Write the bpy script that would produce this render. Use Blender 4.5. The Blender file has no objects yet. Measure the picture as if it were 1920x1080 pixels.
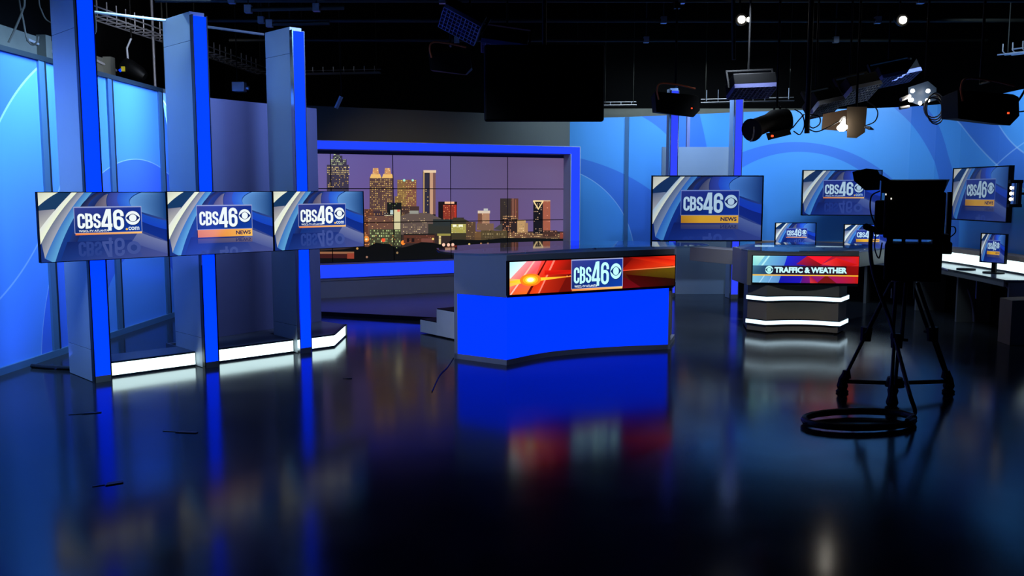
import bpy, math, random
from mathutils import Vector, Matrix
random.seed(7)
C = bpy.context.scene.collection
SC = bpy.context.scene
# ------------------------------------------------------------------ camera, world, exposure
FPX = 1670.0
TH = math.atan(180 / FPX)
EYE = 1.75
cam_d = bpy.data.cameras.new('camera')
cam_d.sensor_width = 36
cam_d.lens = 36 * FPX / 1920
cam_d.clip_end = 200
cam = bpy.data.objects.new('camera', cam_d)
C.objects.link(cam)
cam.location = (0, 0, EYE)
cam.rotation_euler = (math.pi / 2 - TH, 0, 0)
SC.camera = cam
world = bpy.data.worlds.new('world')
SC.world = world
world.use_nodes = True
world.node_tree.nodes['Background'].inputs[0].default_value = (0.15, 0.3, 0.6, 1)
world.node_tree.nodes['Background'].inputs[1].default_value = 0.0
SC.view_settings.view_transform = 'Standard'
SC.view_settings.look = 'None'
SC.view_settings.exposure = 0
SC.view_settings.gamma = 1
SC.view_settings.use_curve_mapping = False
SC.cycles.use_denoising = True
SC.cycles.max_bounces = 8
SC.cycles.sample_clamp_indirect = 6


def lamp(kind, name, loc, target, power, color, size=0.3, size_y=None, angle=70, blend=0.6):
    l = bpy.data.lights.new(name, kind)
    l.energy = power
    l.color = color
    if kind == 'AREA':
        l.shape = 'RECTANGLE'
        l.size = size
        l.size_y = size_y or size
        l.spread = math.radians(angle)
    else:
        l.shadow_soft_size = size
    if kind == 'SPOT':
        l.spot_size = math.radians(angle)
        l.spot_blend = blend
    o = bpy.data.objects.new(name, l)
    C.objects.link(o)
    o.location = loc
    d = Vector(target) - Vector(loc)
    o.rotation_euler = d.to_track_quat('-Z', 'Y').to_euler()
    return o


CY = (0.34, 0.64, 1.0)
BL = (0.5, 0.74, 1.0)
# unseen lamps without fixtures, aimed at the scenery, desks and floor
lamp('AREA', 'unseen_wash', (-3.55, 9.0, 3.9), (-4.9, 9.2, 2.75), 78, CY, 0.5, 1.6, 100)
lamp('AREA', 'unseen_wash', (-3.5, 11.2, 3.85), (-4.9, 11.4, 2.6), 60, (0.30, 0.54, 1), 0.5, 1.6, 95)
lamp('AREA', 'unseen_wash', (-3.7, 6.2, 3.9), (-4.9, 6.9, 2.6), 100, CY, 0.5, 1.8, 95)
lamp('AREA', 'added_blue_fill', (-4.35, 8.6, 0.12), (-4.9, 8.6, 0.9), 26, (0.06, 0.13, 1.0), 0.3, 5.5, 160)  # no floor light known here; added to turn the lower left wall bluer
lamp('SPOT', 'unseen_spot', (-4.3, 4.6, 4.2), (-2.75, 9.4, 2.35), 230, (0.20, 0.50, 1.0), 0.25, None, 28, 1.0)
lamp('SPOT', 'unseen_spot', (0.2, 8.6, 3.9), (-2.9, 9.3, 2.3), 130, (0.17, 0.46, 1.0), 0.25, None, 50, 1.0)
lamp('AREA', 'unseen_wash', (-1.5, 9.2, 4.0), (-2.95, 10.2, 1.3), 34, (0.28, 0.44, 1.0), 1.2, 0.3, 110)  # added to brighten the lavender flat behind the columns
lamp('AREA', 'unseen_wash', (3.15, 14.85, 3.9), (3.15, 15.3, 1.0), 30, (0.22, 0.46, 1.0), 1.0, 0.2, 120)  # added behind the presenter screen to light the flat it shades
lamp('SPOT', 'unseen_spot', (-1.9, 6.2, 3.7), (0.1, 9.6, 0.6), 330, (0.58, 0.72, 1.0), 0.2, None, 34, 0.7)  # bluish fill added for the grey desk side and the steps
lamp('SPOT', 'unseen_spot', (2.2, 6.6, 3.8), (2.9, 11.0, 0.5), 330, (1.0, 0.93, 0.8), 0.2, None, 34, 0.8)
lamp('AREA', 'unseen_wash', (2.0, 14.9, 3.9), (1.7, 16.8, 2.2), 36, BL, 2.2, 0.4, 120)
lamp('AREA', 'unseen_wash', (4.6, 13.3, 3.7), (4.9, 15.2, 2.3), 42, BL, 2.2, 0.4, 120)
lamp('AREA', 'unseen_wash', (5.4, 11.6, 3.7), (6.85, 12.2, 2.2), 30, BL, 0.4, 2.4, 120)
lamp('AREA', 'unseen_wash', (4.0, 18.4, 4.3), (4.0, 19.3, 3.4), 14, (0.75, 0.9, 1.0), 4.0, 0.3, 120)  # added only to brighten the pale rear beam
lamp('AREA', 'unseen_wash', (-4.7, 12.2, 3.6), (-5.6, 13.6, 4.1), 14, (0.85, 0.9, 1.0), 0.3, 2.0, 120)  # added to brighten the cable tray, aimed up at it
lamp('SPOT', 'unseen_spot', (2.9, 11.2, 3.6), (3.1, 15.3, 1.2), 230, (0.28, 0.50, 1.0), 0.1, None, 42, 0.8)
lamp('SPOT', 'unseen_spot', (-0.6, 11.8, 3.8), (-1.4, 15.0, 0.6), 110, (1.0, 0.9, 0.7), 0.1, None, 80, 0.9)
lamp('SPOT', 'unseen_spot', (2.6, 10.4, 3.9), (3.1, 11.2, 0), 650, (0.72, 0.84, 1.0), 0.15, None, 70, 1.0)


# ------------------------------------------------------------------ pixel to place
def ray(px, py):
    u = (px - 960) / FPX
    v = (540 - py) / FPX
    c, s = math.cos(TH), math.sin(TH)
    return (u, c + v * s, -s + v * c)


def gp(px, py, z=0.0):
    d = ray(px, py)
    t = (z - EYE) / d[2]
    return (d[0] * t, d[1] * t)


def dp(px, py, Y):
    d = ray(px, py)
    t = Y / d[1]
    return Vector((d[0] * t, Y, EYE + d[2] * t))


def lp(px, py, A, B):
    d = ray(px, py)
    ax, ay = A[0], A[1]
    bx, by = B[0], B[1]
    t = (ax * (by - ay) - ay * (bx - ax)) / (d[0] * (by - ay) - d[1] * (bx - ax))
    return Vector((d[0] * t, d[1] * t, EYE + d[2] * t))


# ------------------------------------------------------------------ materials
def lin(c):
    return tuple(((x / 255) / 12.92 if x / 255 <= 0.04045 else ((x / 255 + 0.055) / 1.055) ** 2.4) for x in c)


def pbr(name, rgb, rough=0.6, metal=0.0, spec=0.5, noise=0.0, coat=0.0, alpha=1.0, bump=0.0, nscale=6.0):
    m = bpy.data.materials.new(name)
    m.use_nodes = True
    nt = m.node_tree
    b = nt.nodes['Principled BSDF']
    col = lin(rgb) + (1,)
    b.inputs['Base Color'].default_value = col
    b.inputs['Roughness'].default_value = rough
    b.inputs['Metallic'].default_value = metal
    b.inputs['Specular IOR Level'].default_value = spec
    b.inputs['Coat Weight'].default_value = coat
    if noise or bump:
        tc = nt.nodes.new('ShaderNodeTexCoord')
        n = nt.nodes.new('ShaderNodeTexNoise')
        n.inputs['Scale'].default_value = nscale
        n.inputs['Detail'].default_value = 6
        nt.links.new(tc.outputs['Object'], n.inputs['Vector'])
        if noise:
            mx = nt.nodes.new('ShaderNodeMix')
            mx.data_type = 'RGBA'
            mx.inputs[6].default_value = tuple(x * (1 - noise) for x in col[:3]) + (1,)
            mx.inputs[7].default_value = tuple(min(1, x * (1 + noise)) for x in col[:3]) + (1,)
            nt.links.new(n.outputs['Fac'], mx.inputs[0])
            nt.links.new(mx.outputs[2], b.inputs['Base Color'])
        if bump:
            bp = nt.nodes.new('ShaderNodeBump')
            bp.inputs['Strength'].default_value = bump
            bp.inputs['Distance'].default_value = 0.01
            nt.links.new(n.outputs['Fac'], bp.inputs['Height'])
            nt.links.new(bp.outputs['Normal'], b.inputs['Normal'])
    return m


def emis(name, rgb, strength=1.0, linear=False):
    m = bpy.data.materials.new(name)
    m.use_nodes = True
    b = m.node_tree.nodes['Principled BSDF']
    col = (rgb if linear else lin(rgb)) + (1,)
    b.inputs['Base Color'].default_value = (0.004, 0.004, 0.004, 1)
    b.inputs['Emission Color'].default_value = col
    b.inputs['Emission Strength'].default_value = strength
    b.inputs['Roughness'].default_value = 0.8
    b.inputs['Specular IOR Level'].default_value = 0.05
    return m


def screen_mat(name, strength):
    m = bpy.data.materials.new(name)
    m.use_nodes = True
    nt = m.node_tree
    b = nt.nodes['Principled BSDF']
    a = nt.nodes.new('ShaderNodeAttribute')
    a.attribute_name = 'Col'
    b.inputs['Base Color'].default_value = (0.01, 0.01, 0.01, 1)
    b.inputs['Roughness'].default_value = 0.3
    nt.links.new(a.outputs['Color'], b.inputs['Emission Color'])
    b.inputs['Emission Strength'].default_value = strength
    return m


def rings_mat(name, base, dark, rings, rough=0.35, lines=()):
    """printed graphic: bands between circles in UV metres. rings: (cx,cy,r_in,r_out or None pair)"""
    m = bpy.data.materials.new(name)
    m.use_nodes = True
    nt = m.node_tree
    N, L = nt.nodes, nt.links
    b = N['Principled BSDF']
    b.inputs['Roughness'].default_value = rough
    b.inputs['Specular IOR Level'].default_value = 0.4
    uv = N.new('ShaderNodeUVMap')
    uv.uv_map = 'UV'
    sep = N.new('ShaderNodeSeparateXYZ')
    L.new(uv.outputs[0], sep.inputs[0])

    def dist(cx, cy):
        comb = N.new('ShaderNodeVectorMath')
        comb.operation = 'DISTANCE'
        L.new(uv.outputs[0], comb.inputs[0])
        comb.inputs[1].default_value = (cx, cy, 0)
        return comb.outputs['Value']

    def mth(op, a, bb):
        n = N.new('ShaderNodeMath')
        n.operation = op
        for i, v in enumerate((a, bb)):
            if isinstance(v, (int, float)):
                n.inputs[i].default_value = v
            else:
                L.new(v, n.inputs[i])
        return n.outputs[0]

    total = None
    for r in rings:
        (c1, c2, r1, sgn1), (d1, d2, r2, sgn2) = r[0], r[1]
        a = mth('LESS_THAN' if sgn1 < 0 else 'GREATER_THAN', dist(c1, c2), r1)
        e = mth('LESS_THAN' if sgn2 < 0 else 'GREATER_THAN', dist(d1, d2), r2)
        k = mth('MULTIPLY', a, e)
        if len(r) > 2:
            lo, hi = r[2]
            k = mth('MULTIPLY', k, mth('GREATER_THAN', sep.outputs[0], lo))
            k = mth('MULTIPLY', k, mth('LESS_THAN', sep.outputs[0], hi))
        total = k if total is None else mth('MAXIMUM', total, k)
    mx = N.new('ShaderNodeMix')
    mx.data_type = 'RGBA'
    mx.inputs[6].default_value = lin(base) + (1,)
    mx.inputs[7].default_value = lin(dark) + (1,)
    L.new(total, mx.inputs[0])
    out = mx.outputs[2]
    for (cx, cy, r, w) in lines:
        d = mth('ABSOLUTE', mth('SUBTRACT', dist(cx, cy), r), 0)
        k = mth('MULTIPLY', mth('LESS_THAN', d, w), 0.35)
        m2 = N.new('ShaderNodeMix')
        m2.data_type = 'RGBA'
        L.new(k, m2.inputs[0])
        L.new(out, m2.inputs[6])
        m2.inputs[7].default_value = (0.7, 0.9, 1, 1)
        out = m2.outputs[2]
    L.new(out, b.inputs['Base Color'])
    return m


M = {}
M['floor'] = pbr('studio_floor_paint', (36, 38, 42), 0.17, spec=0.1, noise=0.25, bump=0.012, nscale=2.2)
_b = M['floor'].node_tree
_n = [n for n in _b.nodes if n.type == 'TEX_NOISE'][0]
_mr = _b.nodes.new('ShaderNodeMapRange')
_mr.inputs[3].default_value = 0.10
_mr.inputs[4].default_value = 0.19
_b.links.new(_n.outputs['Fac'], _mr.inputs[0])
_b.links.new(_mr.outputs[0], _b.nodes['Principled BSDF'].inputs['Roughness'])
M['black_room'] = pbr('black_room_paint', (7, 7, 8), 0.9, spec=0.1)
M['black'] = pbr('black_plastic', (3, 3, 4), 0.6, spec=0.12)
M['black_metal'] = pbr('black_metal', (7, 7, 8), 0.5, 0.2, spec=0.2)
M['pipe'] = pbr('pipe_metal', (40, 40, 34), 0.6, 0.3, noise=0.3)
M['tray'] = pbr('galvanised_wire', (190, 190, 200), 0.35, 0.7, noise=0.2)
M['concrete'] = pbr('concrete_beam', (128, 130, 120), 0.85, noise=0.25, nscale=3)
M['grey_flat'] = pbr('grey_scenic_paint', (128, 124, 158), 0.6, noise=0.04)
M['back_flat'] = pbr('warm_grey_scenic_paint', (88, 86, 78), 0.6, noise=0.05)
M['fin'] = pbr('silver_laminate', (175, 180, 185), 0.5, 0.0, noise=0.03)
M['rail'] = pbr('satin_rail', (110, 115, 120), 0.6, 0.2)
M['seam'] = pbr('dark_seam', (25, 35, 45), 0.5)
M['wall_trim'] = pbr('blue_grey_seam_strip', (70, 105, 140), 0.4)
M['desk_grey'] = pbr('desk_grey_laminate', (125, 130, 145), 0.35, spec=0.5, noise=0.04)
M['desk_dark'] = pbr('desk_dark_laminate', (122, 120, 118), 0.4, 0.1, noise=0.05)
M['white_paint'] = pbr('white_painted_plywood', (200, 200, 205), 0.6, noise=0.08)
M['carpet'] = pbr('dark_platform_top', (88, 88, 92), 0.42, noise=0.15)
M['wood'] = pbr('pale_wood_edge', (150, 120, 100), 0.5, noise=0.15)
M['plywood'] = pbr('raw_plywood', (130, 105, 80), 0.8, noise=0.15)
M['orange'] = pbr('orange_yoke_paint', (235, 110, 45), 0.5)
M['cable'] = pbr('cable_rubber', (12, 12, 13), 0.55)
M['grey_cable'] = pbr('grey_cable_rubber', (120, 115, 110), 0.5)
M['chrome'] = pbr('chrome', (190, 190, 200), 0.15, 0.9)
M['housing_brown'] = pbr('warm_housing_metal', (105, 92, 78), 0.5, noise=0.2)
M['grey_metal'] = pbr('grey_fixture_metal', (165, 172, 185), 0.5, 0.3)
M['dark_grille'] = pbr('louvre_metal', (110, 115, 170), 0.5, 0.3)
M['led_blue'] = emis('blue_led_diffuser', (0.0, 0.022, 1.0), 2.6, True)
M['led_blue2'] = emis('violet_blue_led_diffuser', (0.010, 0.04, 1.0), 1.5, True)
M['led_blue3'] = emis('blue_lightbox_diffuser', (0.0, 0.024, 1.0), 1.7, True)
M['led_violet'] = emis('violet_led_diffuser', (0.03, 0.06, 1.0), 1.0, True)
M['led_white'] = emis('white_led_diffuser', (0.72, 0.98, 1.0), 3.2, True)
M['led_counter'] = emis('counter_led_diffuser', (0.72, 0.95, 1.0), 1.9, True)
M['led_white_d'] = emis('cool_led_strip', (0.62, 0.85, 1.0), 2.0, True)
M['bulb'] = emis('lamp_glow', (1.0, 0.93, 0.8), 20.0, True)
M['bulb_w'] = emis('lamp_glow_soft', (1.0, 0.95, 0.8), 2.0, True)
M['tally'] = emis('red_indicator', (1.0, 0.08, 0.02), 1.5, True)
M['yellow'] = pbr('yellow_label', (200, 180, 40), 0.5)
g = bpy.data.materials.new('clear_glass')
g.use_nodes = True
_n, _l = g.node_tree.nodes, g.node_tree.links
_n.remove(_n['Principled BSDF'])
_tr = _n.new('ShaderNodeBsdfTransparent'); _tr.inputs[0].default_value = (0.80, 0.87, 0.93, 1)
_gl = _n.new('ShaderNodeBsdfGlossy'); _gl.inputs['Roughness'].default_value = 0.03
_fr = _n.new('ShaderNodeFresnel'); _fr.inputs[0].default_value = 1.5
_mx = _n.new('ShaderNodeMixShader')
_ge = _n.new('ShaderNodeNewGeometry'); _sb = _n.new('ShaderNodeMath'); _sb.operation = 'SUBTRACT'; _sb.inputs[0].default_value = 1.0
_ml = _n.new('ShaderNodeMath'); _ml.operation = 'MULTIPLY'
_l.new(_ge.outputs['Backfacing'], _sb.inputs[1]); _l.new(_sb.outputs[0], _ml.inputs[0]); _l.new(_fr.outputs[0], _ml.inputs[1])
_l.new(_ml.outputs[0], _mx.inputs[0]); _l.new(_tr.outputs[0], _mx.inputs[1]); _l.new(_gl.outputs[0], _mx.inputs[2])
_l.new(_mx.outputs[0], _n['Material Output'].inputs[0])
M['glass'] = g


# ------------------------------------------------------------------ mesh builder
class MB:
    def __init__(s):
        s.v, s.f, s.uv = [], [], None

    def add(s, verts, faces):
        n = len(s.v)
        s.v += [tuple(p) for p in verts]
        s.f += [tuple(n + i for i in f) for f in faces]
        return s

    def box(s, x0, x1, y0, y1, z0, z1):
        return s.add([(x0, y0, z0), (x1, y0, z0), (x1, y1, z0), (x0, y1, z0), (x0, y0, z1), (x1, y0, z1), (x1, y1, z1), (x0, y1, z1)],
                     [(0, 3, 2, 1), (4, 5, 6, 7), (0, 1, 5, 4), (1, 2, 6, 5), (2, 3, 7, 6), (3, 0, 4, 7)])

    def prism(s, poly, z0, z1):
        n = len(poly)
        a = sum(poly[i][0] * poly[(i + 1) % n][1] - poly[(i + 1) % n][0] * poly[i][1] for i in range(n))
        if a < 0:
            poly = poly[::-1]
        vs = [(p[0], p[1], z0) for p in poly] + [(p[0], p[1], z1) for p in poly]
        fs = [tuple(range(n - 1, -1, -1)), tuple(range(n, 2 * n))]
        fs += [(i, (i + 1) % n, n + (i + 1) % n, n + i) for i in range(n)]
        return s.add(vs, fs)

    def band(s, path, th, z0, z1):
        """thick wall along an open plan path, thickness to the left side"""
        L = []
        n = len(path)
        for i, p in enumerate(path):
            a = path[max(0, i - 1)]
            b = path[min(n - 1, i + 1)]
            d = Vector((b[0] - a[0], b[1] - a[1])).normalized()
            L.append((p[0] - d.y * th, p[1] + d.x * th))
        vs = []
        for p, q in zip(path, L):
            vs += [(p[0], p[1], z0), (p[0], p[1], z1), (q[0], q[1], z1), (q[0], q[1], z0)]
        fs = []
        for i in range(n - 1):
            k = 4 * i
            for j in range(4):
                fs.append((k + j, k + 4 + j, k + 4 + (j + 1) % 4, k + (j + 1) % 4))
        fs.append((0, 1, 2, 3))
        k = 4 * (n - 1)
        fs.append((k + 3, k + 2, k + 1, k))
        return s.add(vs, fs)

    def tube(s, pts, r, n=8, closed=False):
        pts = [Vector(p) for p in pts]
        rs = r if isinstance(r, (list, tuple)) else [r] * len(pts)
        k = len(pts)
        rings = []
        up = None
        for i, p in enumerate(pts):
            if closed:
                d = pts[(i + 1) % k] - pts[i - 1]
            else:
                d = pts[min(k - 1, i + 1)] - pts[max(0, i - 1)]
            d.normalize()
            if up is None:
                up = Vector((0, 0, 1)) if abs(d.z) < 0.9 else Vector((1, 0, 0))
            a = d.cross(up)
            if a.length < 1e-4:
                a = d.cross(Vector((0.3, 1, 0.2)))
            a.normalize()
            b = a.cross(d).normalized()
            up = b
            rings.append([p + (a * math.cos(2 * math.pi * j / n) + b * math.sin(2 * math.pi * j / n)) * rs[i] for j in range(n)])
        vs = [q for R in rings for q in R]
        fs = []
        m = k if closed else k - 1
        for i in range(m):
            for j in range(n):
                a0 = i * n + j
                a1 = i * n + (j + 1) % n
                b0 = ((i + 1) % k) * n + j
                b1 = ((i + 1) % k) * n + (j + 1) % n
                fs.append((a0, a1, b1, b0))
        if not closed:
            fs.append(tuple(range(n - 1, -1, -1)))
            fs.append(tuple((k - 1) * n + j for j in range(n)))
        return s.add(vs, fs)

    def cyl(s, a, b, r0, r1=None, n=16):
        return s.tube([a, b], [r0, r0 if r1 is None else r1], n)

    def xf(s, mat, start=0):
        s.v = s.v[:start] + [tuple(mat @ Vector(p)) for p in s.v[start:]]
        return s

    def build(s, name, mat, parent=None, bevel=0, smooth=False):
        me = bpy.data.meshes.new(name)
        me.from_pydata(s.v, [], s.f)
        me.update()
        if s.uv:
            ul = me.uv_layers.new(name='UV')
            for li, l in enumerate(me.loops):
                ul.data[li].uv = s.uv[l.vertex_index]
        me.materials.append(mat)
        o = bpy.data.objects.new(name, me)
        C.objects.link(o)
        if parent:
            o.parent = parent
        if bevel:
            bm = o.modifiers.new('bevel', 'BEVEL')
            bm.width = bevel
            bm.segments = 2
            bm.limit_method = 'ANGLE'
        if smooth:
            for p in me.polygons:
                p.use_smooth = True
            try:
                me.set_sharp_from_angle(angle=math.radians(40))
            except Exception:
                pass
        return o


def arc(cx, cy, r, a0, a1, n=12):
    return [(cx + r * math.cos(math.radians(a0 + (a1 - a0) * i / n)), cy + r * math.sin(math.radians(a0 + (a1 - a0) * i / n))) for i in range(n + 1)]


def bez(p0, p1, p2, n=12):
    return [tuple((1 - t) ** 2 * a + 2 * (1 - t) * t * b + t * t * c for a, b, c in zip(p0, p1, p2)) for t in [i / n for i in range(n + 1)]]


def spline(pts, n=6):
    P = [Vector(p) for p in pts]
    P = [P[0] * 2 - P[1]] + P + [P[-1] * 2 - P[-2]]
    out = []
    for i in range(1, len(P) - 2):
        for k in range(n):
            t = k / n
            a, b, c, d = P[i - 1:i + 3]
            out.append(0.5 * ((2 * b) + (c - a) * t + (2 * a - 5 * b + 4 * c - d) * t * t + (-a + 3 * b - 3 * c + d) * t ** 3))
    out.append(P[-2])
    return [tuple(p) for p in out]


def thing(name, label, cat, loc=(0, 0, 0), rz=0, group=None, rot=None):
    o = bpy.data.objects.new(name, None)
    o.empty_display_size = 0.1
    C.objects.link(o)
    o.location = loc
    o.rotation_euler = rot if rot else (0, 0, rz)
    o['label'] = label
    o['category'] = cat
    if group:
        o['group'] = group
    return o


def tag(o, label, cat, group=None, kind=None):
    o['label'] = label
    o['category'] = cat
    if group:
        o['group'] = group
    if kind:
        o['kind'] = kind
    return o


def struct(o, label=None):
    o['kind'] = 'structure'
    o['label'] = label or o.name.replace('_', ' ')
    o['category'] = 'structure'
    return o


# ------------------------------------------------------------------ the room
struct(MB().box(-6.4, 8.4, -2, 20, -0.1, 0).build('floor', M['floor']), 'dark glossy painted studio floor')
struct(MB().box(-6.4, 8.4, -2, 20, 6.0, 6.1).build('ceiling', M['black_room']), 'black studio ceiling high above the lighting grid')
struct(MB().box(-6.4, -6.2, -2, 20, 0, 6).build('wall_outer_left', M['black_room']), 'black outer studio wall behind the left scenery')
struct(MB().box(8.2, 8.4, -2, 20, 0, 6).build('wall_outer_right', M['black_room']), 'black outer studio wall behind the right scenery')
struct(MB().box(-6.2, 8.2, 19.6, 20, 0, 6).build('wall_outer_back', M['black_room']), 'black outer studio wall behind the scenery')
struct(MB().box(-6.2, 8.2, -2.1, -2, 0, 6).build('wall_front', M['black_room']), 'black studio wall behind the photographer')

# left blue wall
WLA, WLB = Vector((-4.999, 6.8 - 2.6)), Vector((-4.748, 12.95))
# calibrated line through (-4.926,8.431) and (-4.76,12.95)
def wl_x(y):
    return -4.926 + (y - 8.431) * (0.17 / 4.45)
m = MB()
ys = [3.6, 9.41, 10.86, 11.1, 12.29, 13.3]
y0, y1 = 3.6, 13.3
vs = [(wl_x(y0), y0, 0.07), (wl_x(y1), y1, 0.07), (wl_x(y1), y1, 3.1), (wl_x(y0), y0, 3.1)]
vs += [(p[0] - 0.08, p[1], p[2]) for p in vs]
m.add(vs, [(0, 1, 2, 3), (7, 6, 5, 4), (0, 4, 5, 1), (1, 5, 6, 2), (2, 6, 7, 3), (3, 7, 4, 0)])
m.uv = [(p[1], p[2]) for p in vs]
M['left_graphic'] = rings_mat('blue_left_wall_print', (92, 150, 240), (72, 116, 228),
    [((10.865, 0.552, 2.886, 1), (10.865, 0.552, 5.6, -1)), ((11.572, -0.285, 2.453, -1), (11.572, -0.285, 1.3, 1))], 0.22,
    lines=[(10.865, 0.552, 2.886, 0.012), (7.181, 3.34, 2.926, 0.01), (11.572, -0.285, 2.453, 0.006)])
struct(m.build('wall_left', M['left_graphic']), 'glossy blue printed scenery wall on the left')
k = 1
for yy in (9.41, 10.86, 12.27, 7.6):
    ta = MB()
    ta.box(-0.012, 0.02, -0.055, 0.055, 0.07, 3.1)
    o = ta.build('trim_%d' % k, M['wall_trim'])
    o.location = (wl_x(yy) + 0.0, yy, 0)
    struct(o, 'vertical grey seam strip on the left blue wall')
    s = MB().box(0.0, 0.024, 0.055, 0.085, 0.07, 3.1).build('painted_shadow_line', M['seam'], o)  # solid dark strip painted in for the shadow line beside the seam
    k += 1
m = MB().band([(wl_x(3.6) + 0.03, 3.6), (wl_x(13.3) + 0.03, 13.3)], 0.12, 3.1, 3.15)
struct(m.build('trim_%d' % k, M['seam']), 'dark capping strip along the top of the left blue wall'); k += 1
m = MB().band([(wl_x(3.6) + 0.03, 3.6), (wl_x(13.3) + 0.03, 13.3)], 0.12, 0.0, 0.07)
struct(m.build('baseboard_left', M['wall_trim']), 'dark baseboard under the left blue wall')
# pale beam on the outer wall
m = MB().box(-6.2, -6.05, 3, 13.7, 3.36, 3.72)
struct(m.build('trim_%d' % k, M['concrete']), 'pale concrete beam above the left blue wall'); k += 1
for yy in (11.6, 13.45):
    o = MB().box(-6.05, -5.93, yy, yy + 0.14, 3.34, 3.74).build('trim_%d' % k, M['concrete'])
    struct(o, 'pale bracket block on the concrete beam'); k += 1
m = MB().box(1.2, 8.2, 19.3, 19.6, 3.2, 3.52)
struct(m.build('trim_%d' % k, M['concrete']), 'pale concrete beam above the rear blue wall'); k += 1

# right cyclorama wall
W = [(0.75, 17.0), (0.95, 16.95), (2.129, 16.6), (3.1, 16.1), (3.996, 15.578), (5.0, 15.2), (5.968, 14.85), (6.45, 14.6), (6.7, 14.25), (6.82, 13.7), (6.86, 12.7), (6.82, 11.5), (6.75, 8.0)]
us = [0]
for p, q in zip(W, W[1:]):
    us.append(us[-1] + math.hypot(q[0] - p[0], q[1] - p[1]))
m = MB()
uv = []
m.band(W, 0.08, 0.0, 3.12)
for i in range(len(W)):
    uv += [(us[i], 0), (us[i], 3.12), (us[i], 3.12), (us[i], 0)]
m.uv = uv
M['right_graphic'] = rings_mat('blue_right_wall_print', (88, 160, 226), (74, 126, 210), [
    ((-0.459, -1.742, 4.24, -1), (-0.157, 0.475, 1.761, 1), (0, 3.0)),
    ((0.738, 1.283, 2.073, 1), (-5.595, 0.741, 8.702, -1), (1.3, 3.2)),
    ((4.39, 0.295, 2.296, -1), (4.465, 0.712, 1.715, 1), (3.4, 7)),
    ((3.924, 0.825, 3.054, 1), (4.582, 1.373, 2.541, -1), (4.5, 7.4)),
    ((3.924, 0.825, 3.054, 1), (4.3, 0.9, 3.0, -1), (6.4, 7.4)),
    ((11.773, 8.881, 7.642, -1), (9.684, 4.423, 2.295, 1), (7, 12)),
], 0.4, lines=[(11.773, 8.881, 7.642, 0.012), (9.684, 4.423, 2.295, 0.012), (-0.157, 0.475, 1.761, 0.008), (10.2, -2.0, 4.6, 0.01)])
struct(m.build('wall_right', M['right_graphic']), 'curved blue printed scenery wall across the back and right')
o = MB().box(-0.035, 0.035, -0.02, 0.0, 0, 3.12).build('trim_%d' % k, M['wall_trim'])
o.location = (2.118, 16.59, 0); o.rotation_euler = (0, 0, -0.4)
struct(o, 'vertical seam strip on the rear blue wall'); k += 1
# warm grey wall above and behind the video wall
WG = [(-4.2, 13.95), (1.06, 16.55)]
struct(MB().band([WG[0], WG[1]], 0.08, 0, 3.12).build('wall_back', M['back_flat']), 'warm grey wall behind and above the video wall')

# low floor area in front of the video wall
vA, vB = Vector((-3.078, 14.177)), Vector((-1.006, 15.175))
vd = (vB - vA).normalized()
vn = Vector((vd.y, -vd.x))          # towards the room
r0 = gp(600, 591, 0.0); r1 = gp(792, 601, 0.0)
rd = Vector((r1[0] - r0[0], r1[1] - r0[1]))
R = [tuple(Vector(r0) - rd * 1.2), tuple(Vector(r0) + rd * 2.0), (1.6, 16.3), (-3.9, 14.0)]
o = MB().prism(R, 0.0, 0.05).build('floor_riser', M['carpet'])
tag(o, 'low dark platform with a black edge in front of the video wall', 'platform')
ed = MB().band([R[0], R[1]], -0.03, 0.002, 0.055).build('edge_strip', M['black'], o)

# flat behind the columns
FA, FB = Vector((-3.42, 9.5)), Vector((-2.37, 10.97))
fd = (FB - FA).normalized()
o = MB().band([tuple(FA), tuple(FB)], 0.06, 0.152, 2.756).build('scenery_flat', M['grey_flat'])
tag(o, 'plain grey lavender scenery flat standing behind the column display', 'scenery flat')

# presentation platform with glowing front
c1 = Vector((-3.80, 8.19)); c3 = Vector((-2.25, 9.72))
P1 = Vector(gp(205, 708)); P2 = Vector(gp(625, 651)); P3 = Vector(gp(646, 631))
pd = (P2 - P1).normalized(); pn = Vector((pd.y, -pd.x))
P0 = P1 - pd * 0.02
cA = Vector(gp(194, 716)); cB = Vector(gp(398, 689)); cC = Vector(gp(574, 662))
fr_pts = []
sA = (cA - P1).dot(pd) + 0.095
cuts = [((c_ - P1).dot(pd) - .095, (c_ - P1).dot(pd) + .095, f_) for c_, f_ in ((cB, .62), (cC, .52))]
fr_pts.append(P1 + pd * sA)
for c0_, c1_, f_ in cuts:
    fr_pts += [P1 + pd * c0_, P1 + pd * c0_ - pn * f_, P1 + pd * c1_ - pn * f_, P1 + pd * c1_]
PB = [tuple(p) for p in fr_pts] + [tuple(P2), tuple(P3), (FB.x + .02, FB.y + .0), tuple(FB + Vector((-0.10, 0.08))), tuple(FA + Vector((-0.15, 0.05))), (-3.52, 9.42), tuple(P1 + pd * (cuts[0][0] - .01) - pn * .70), tuple(P1 + pd * (cuts[0][0] - .01) - pn * .40), tuple(P1 + pd * sA - pn * 0.40)]
pf = thing('display_platform', 'low platform with glowing white front edge under the three columns', 'platform')
MB().prism(PB, 0.01, 0.15).build('deck', M['carpet'], pf)
def seg(a, b, off, th, z0, z1, mb):
    a, b = Vector(a), Vector(b)
    d = (b - a).normalized(); n = Vector((d.y, -d.x))
    q = [a + n * off, b + n * off, b + n * (off + th), a + n * (off + th)]
    mb.prism([tuple(x) for x in q], z0, z1)
spans = [(sA, cuts[0][0]), (cuts[0][1], cuts[1][0]), (cuts[1][1], (P2 - P1).length)]
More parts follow.
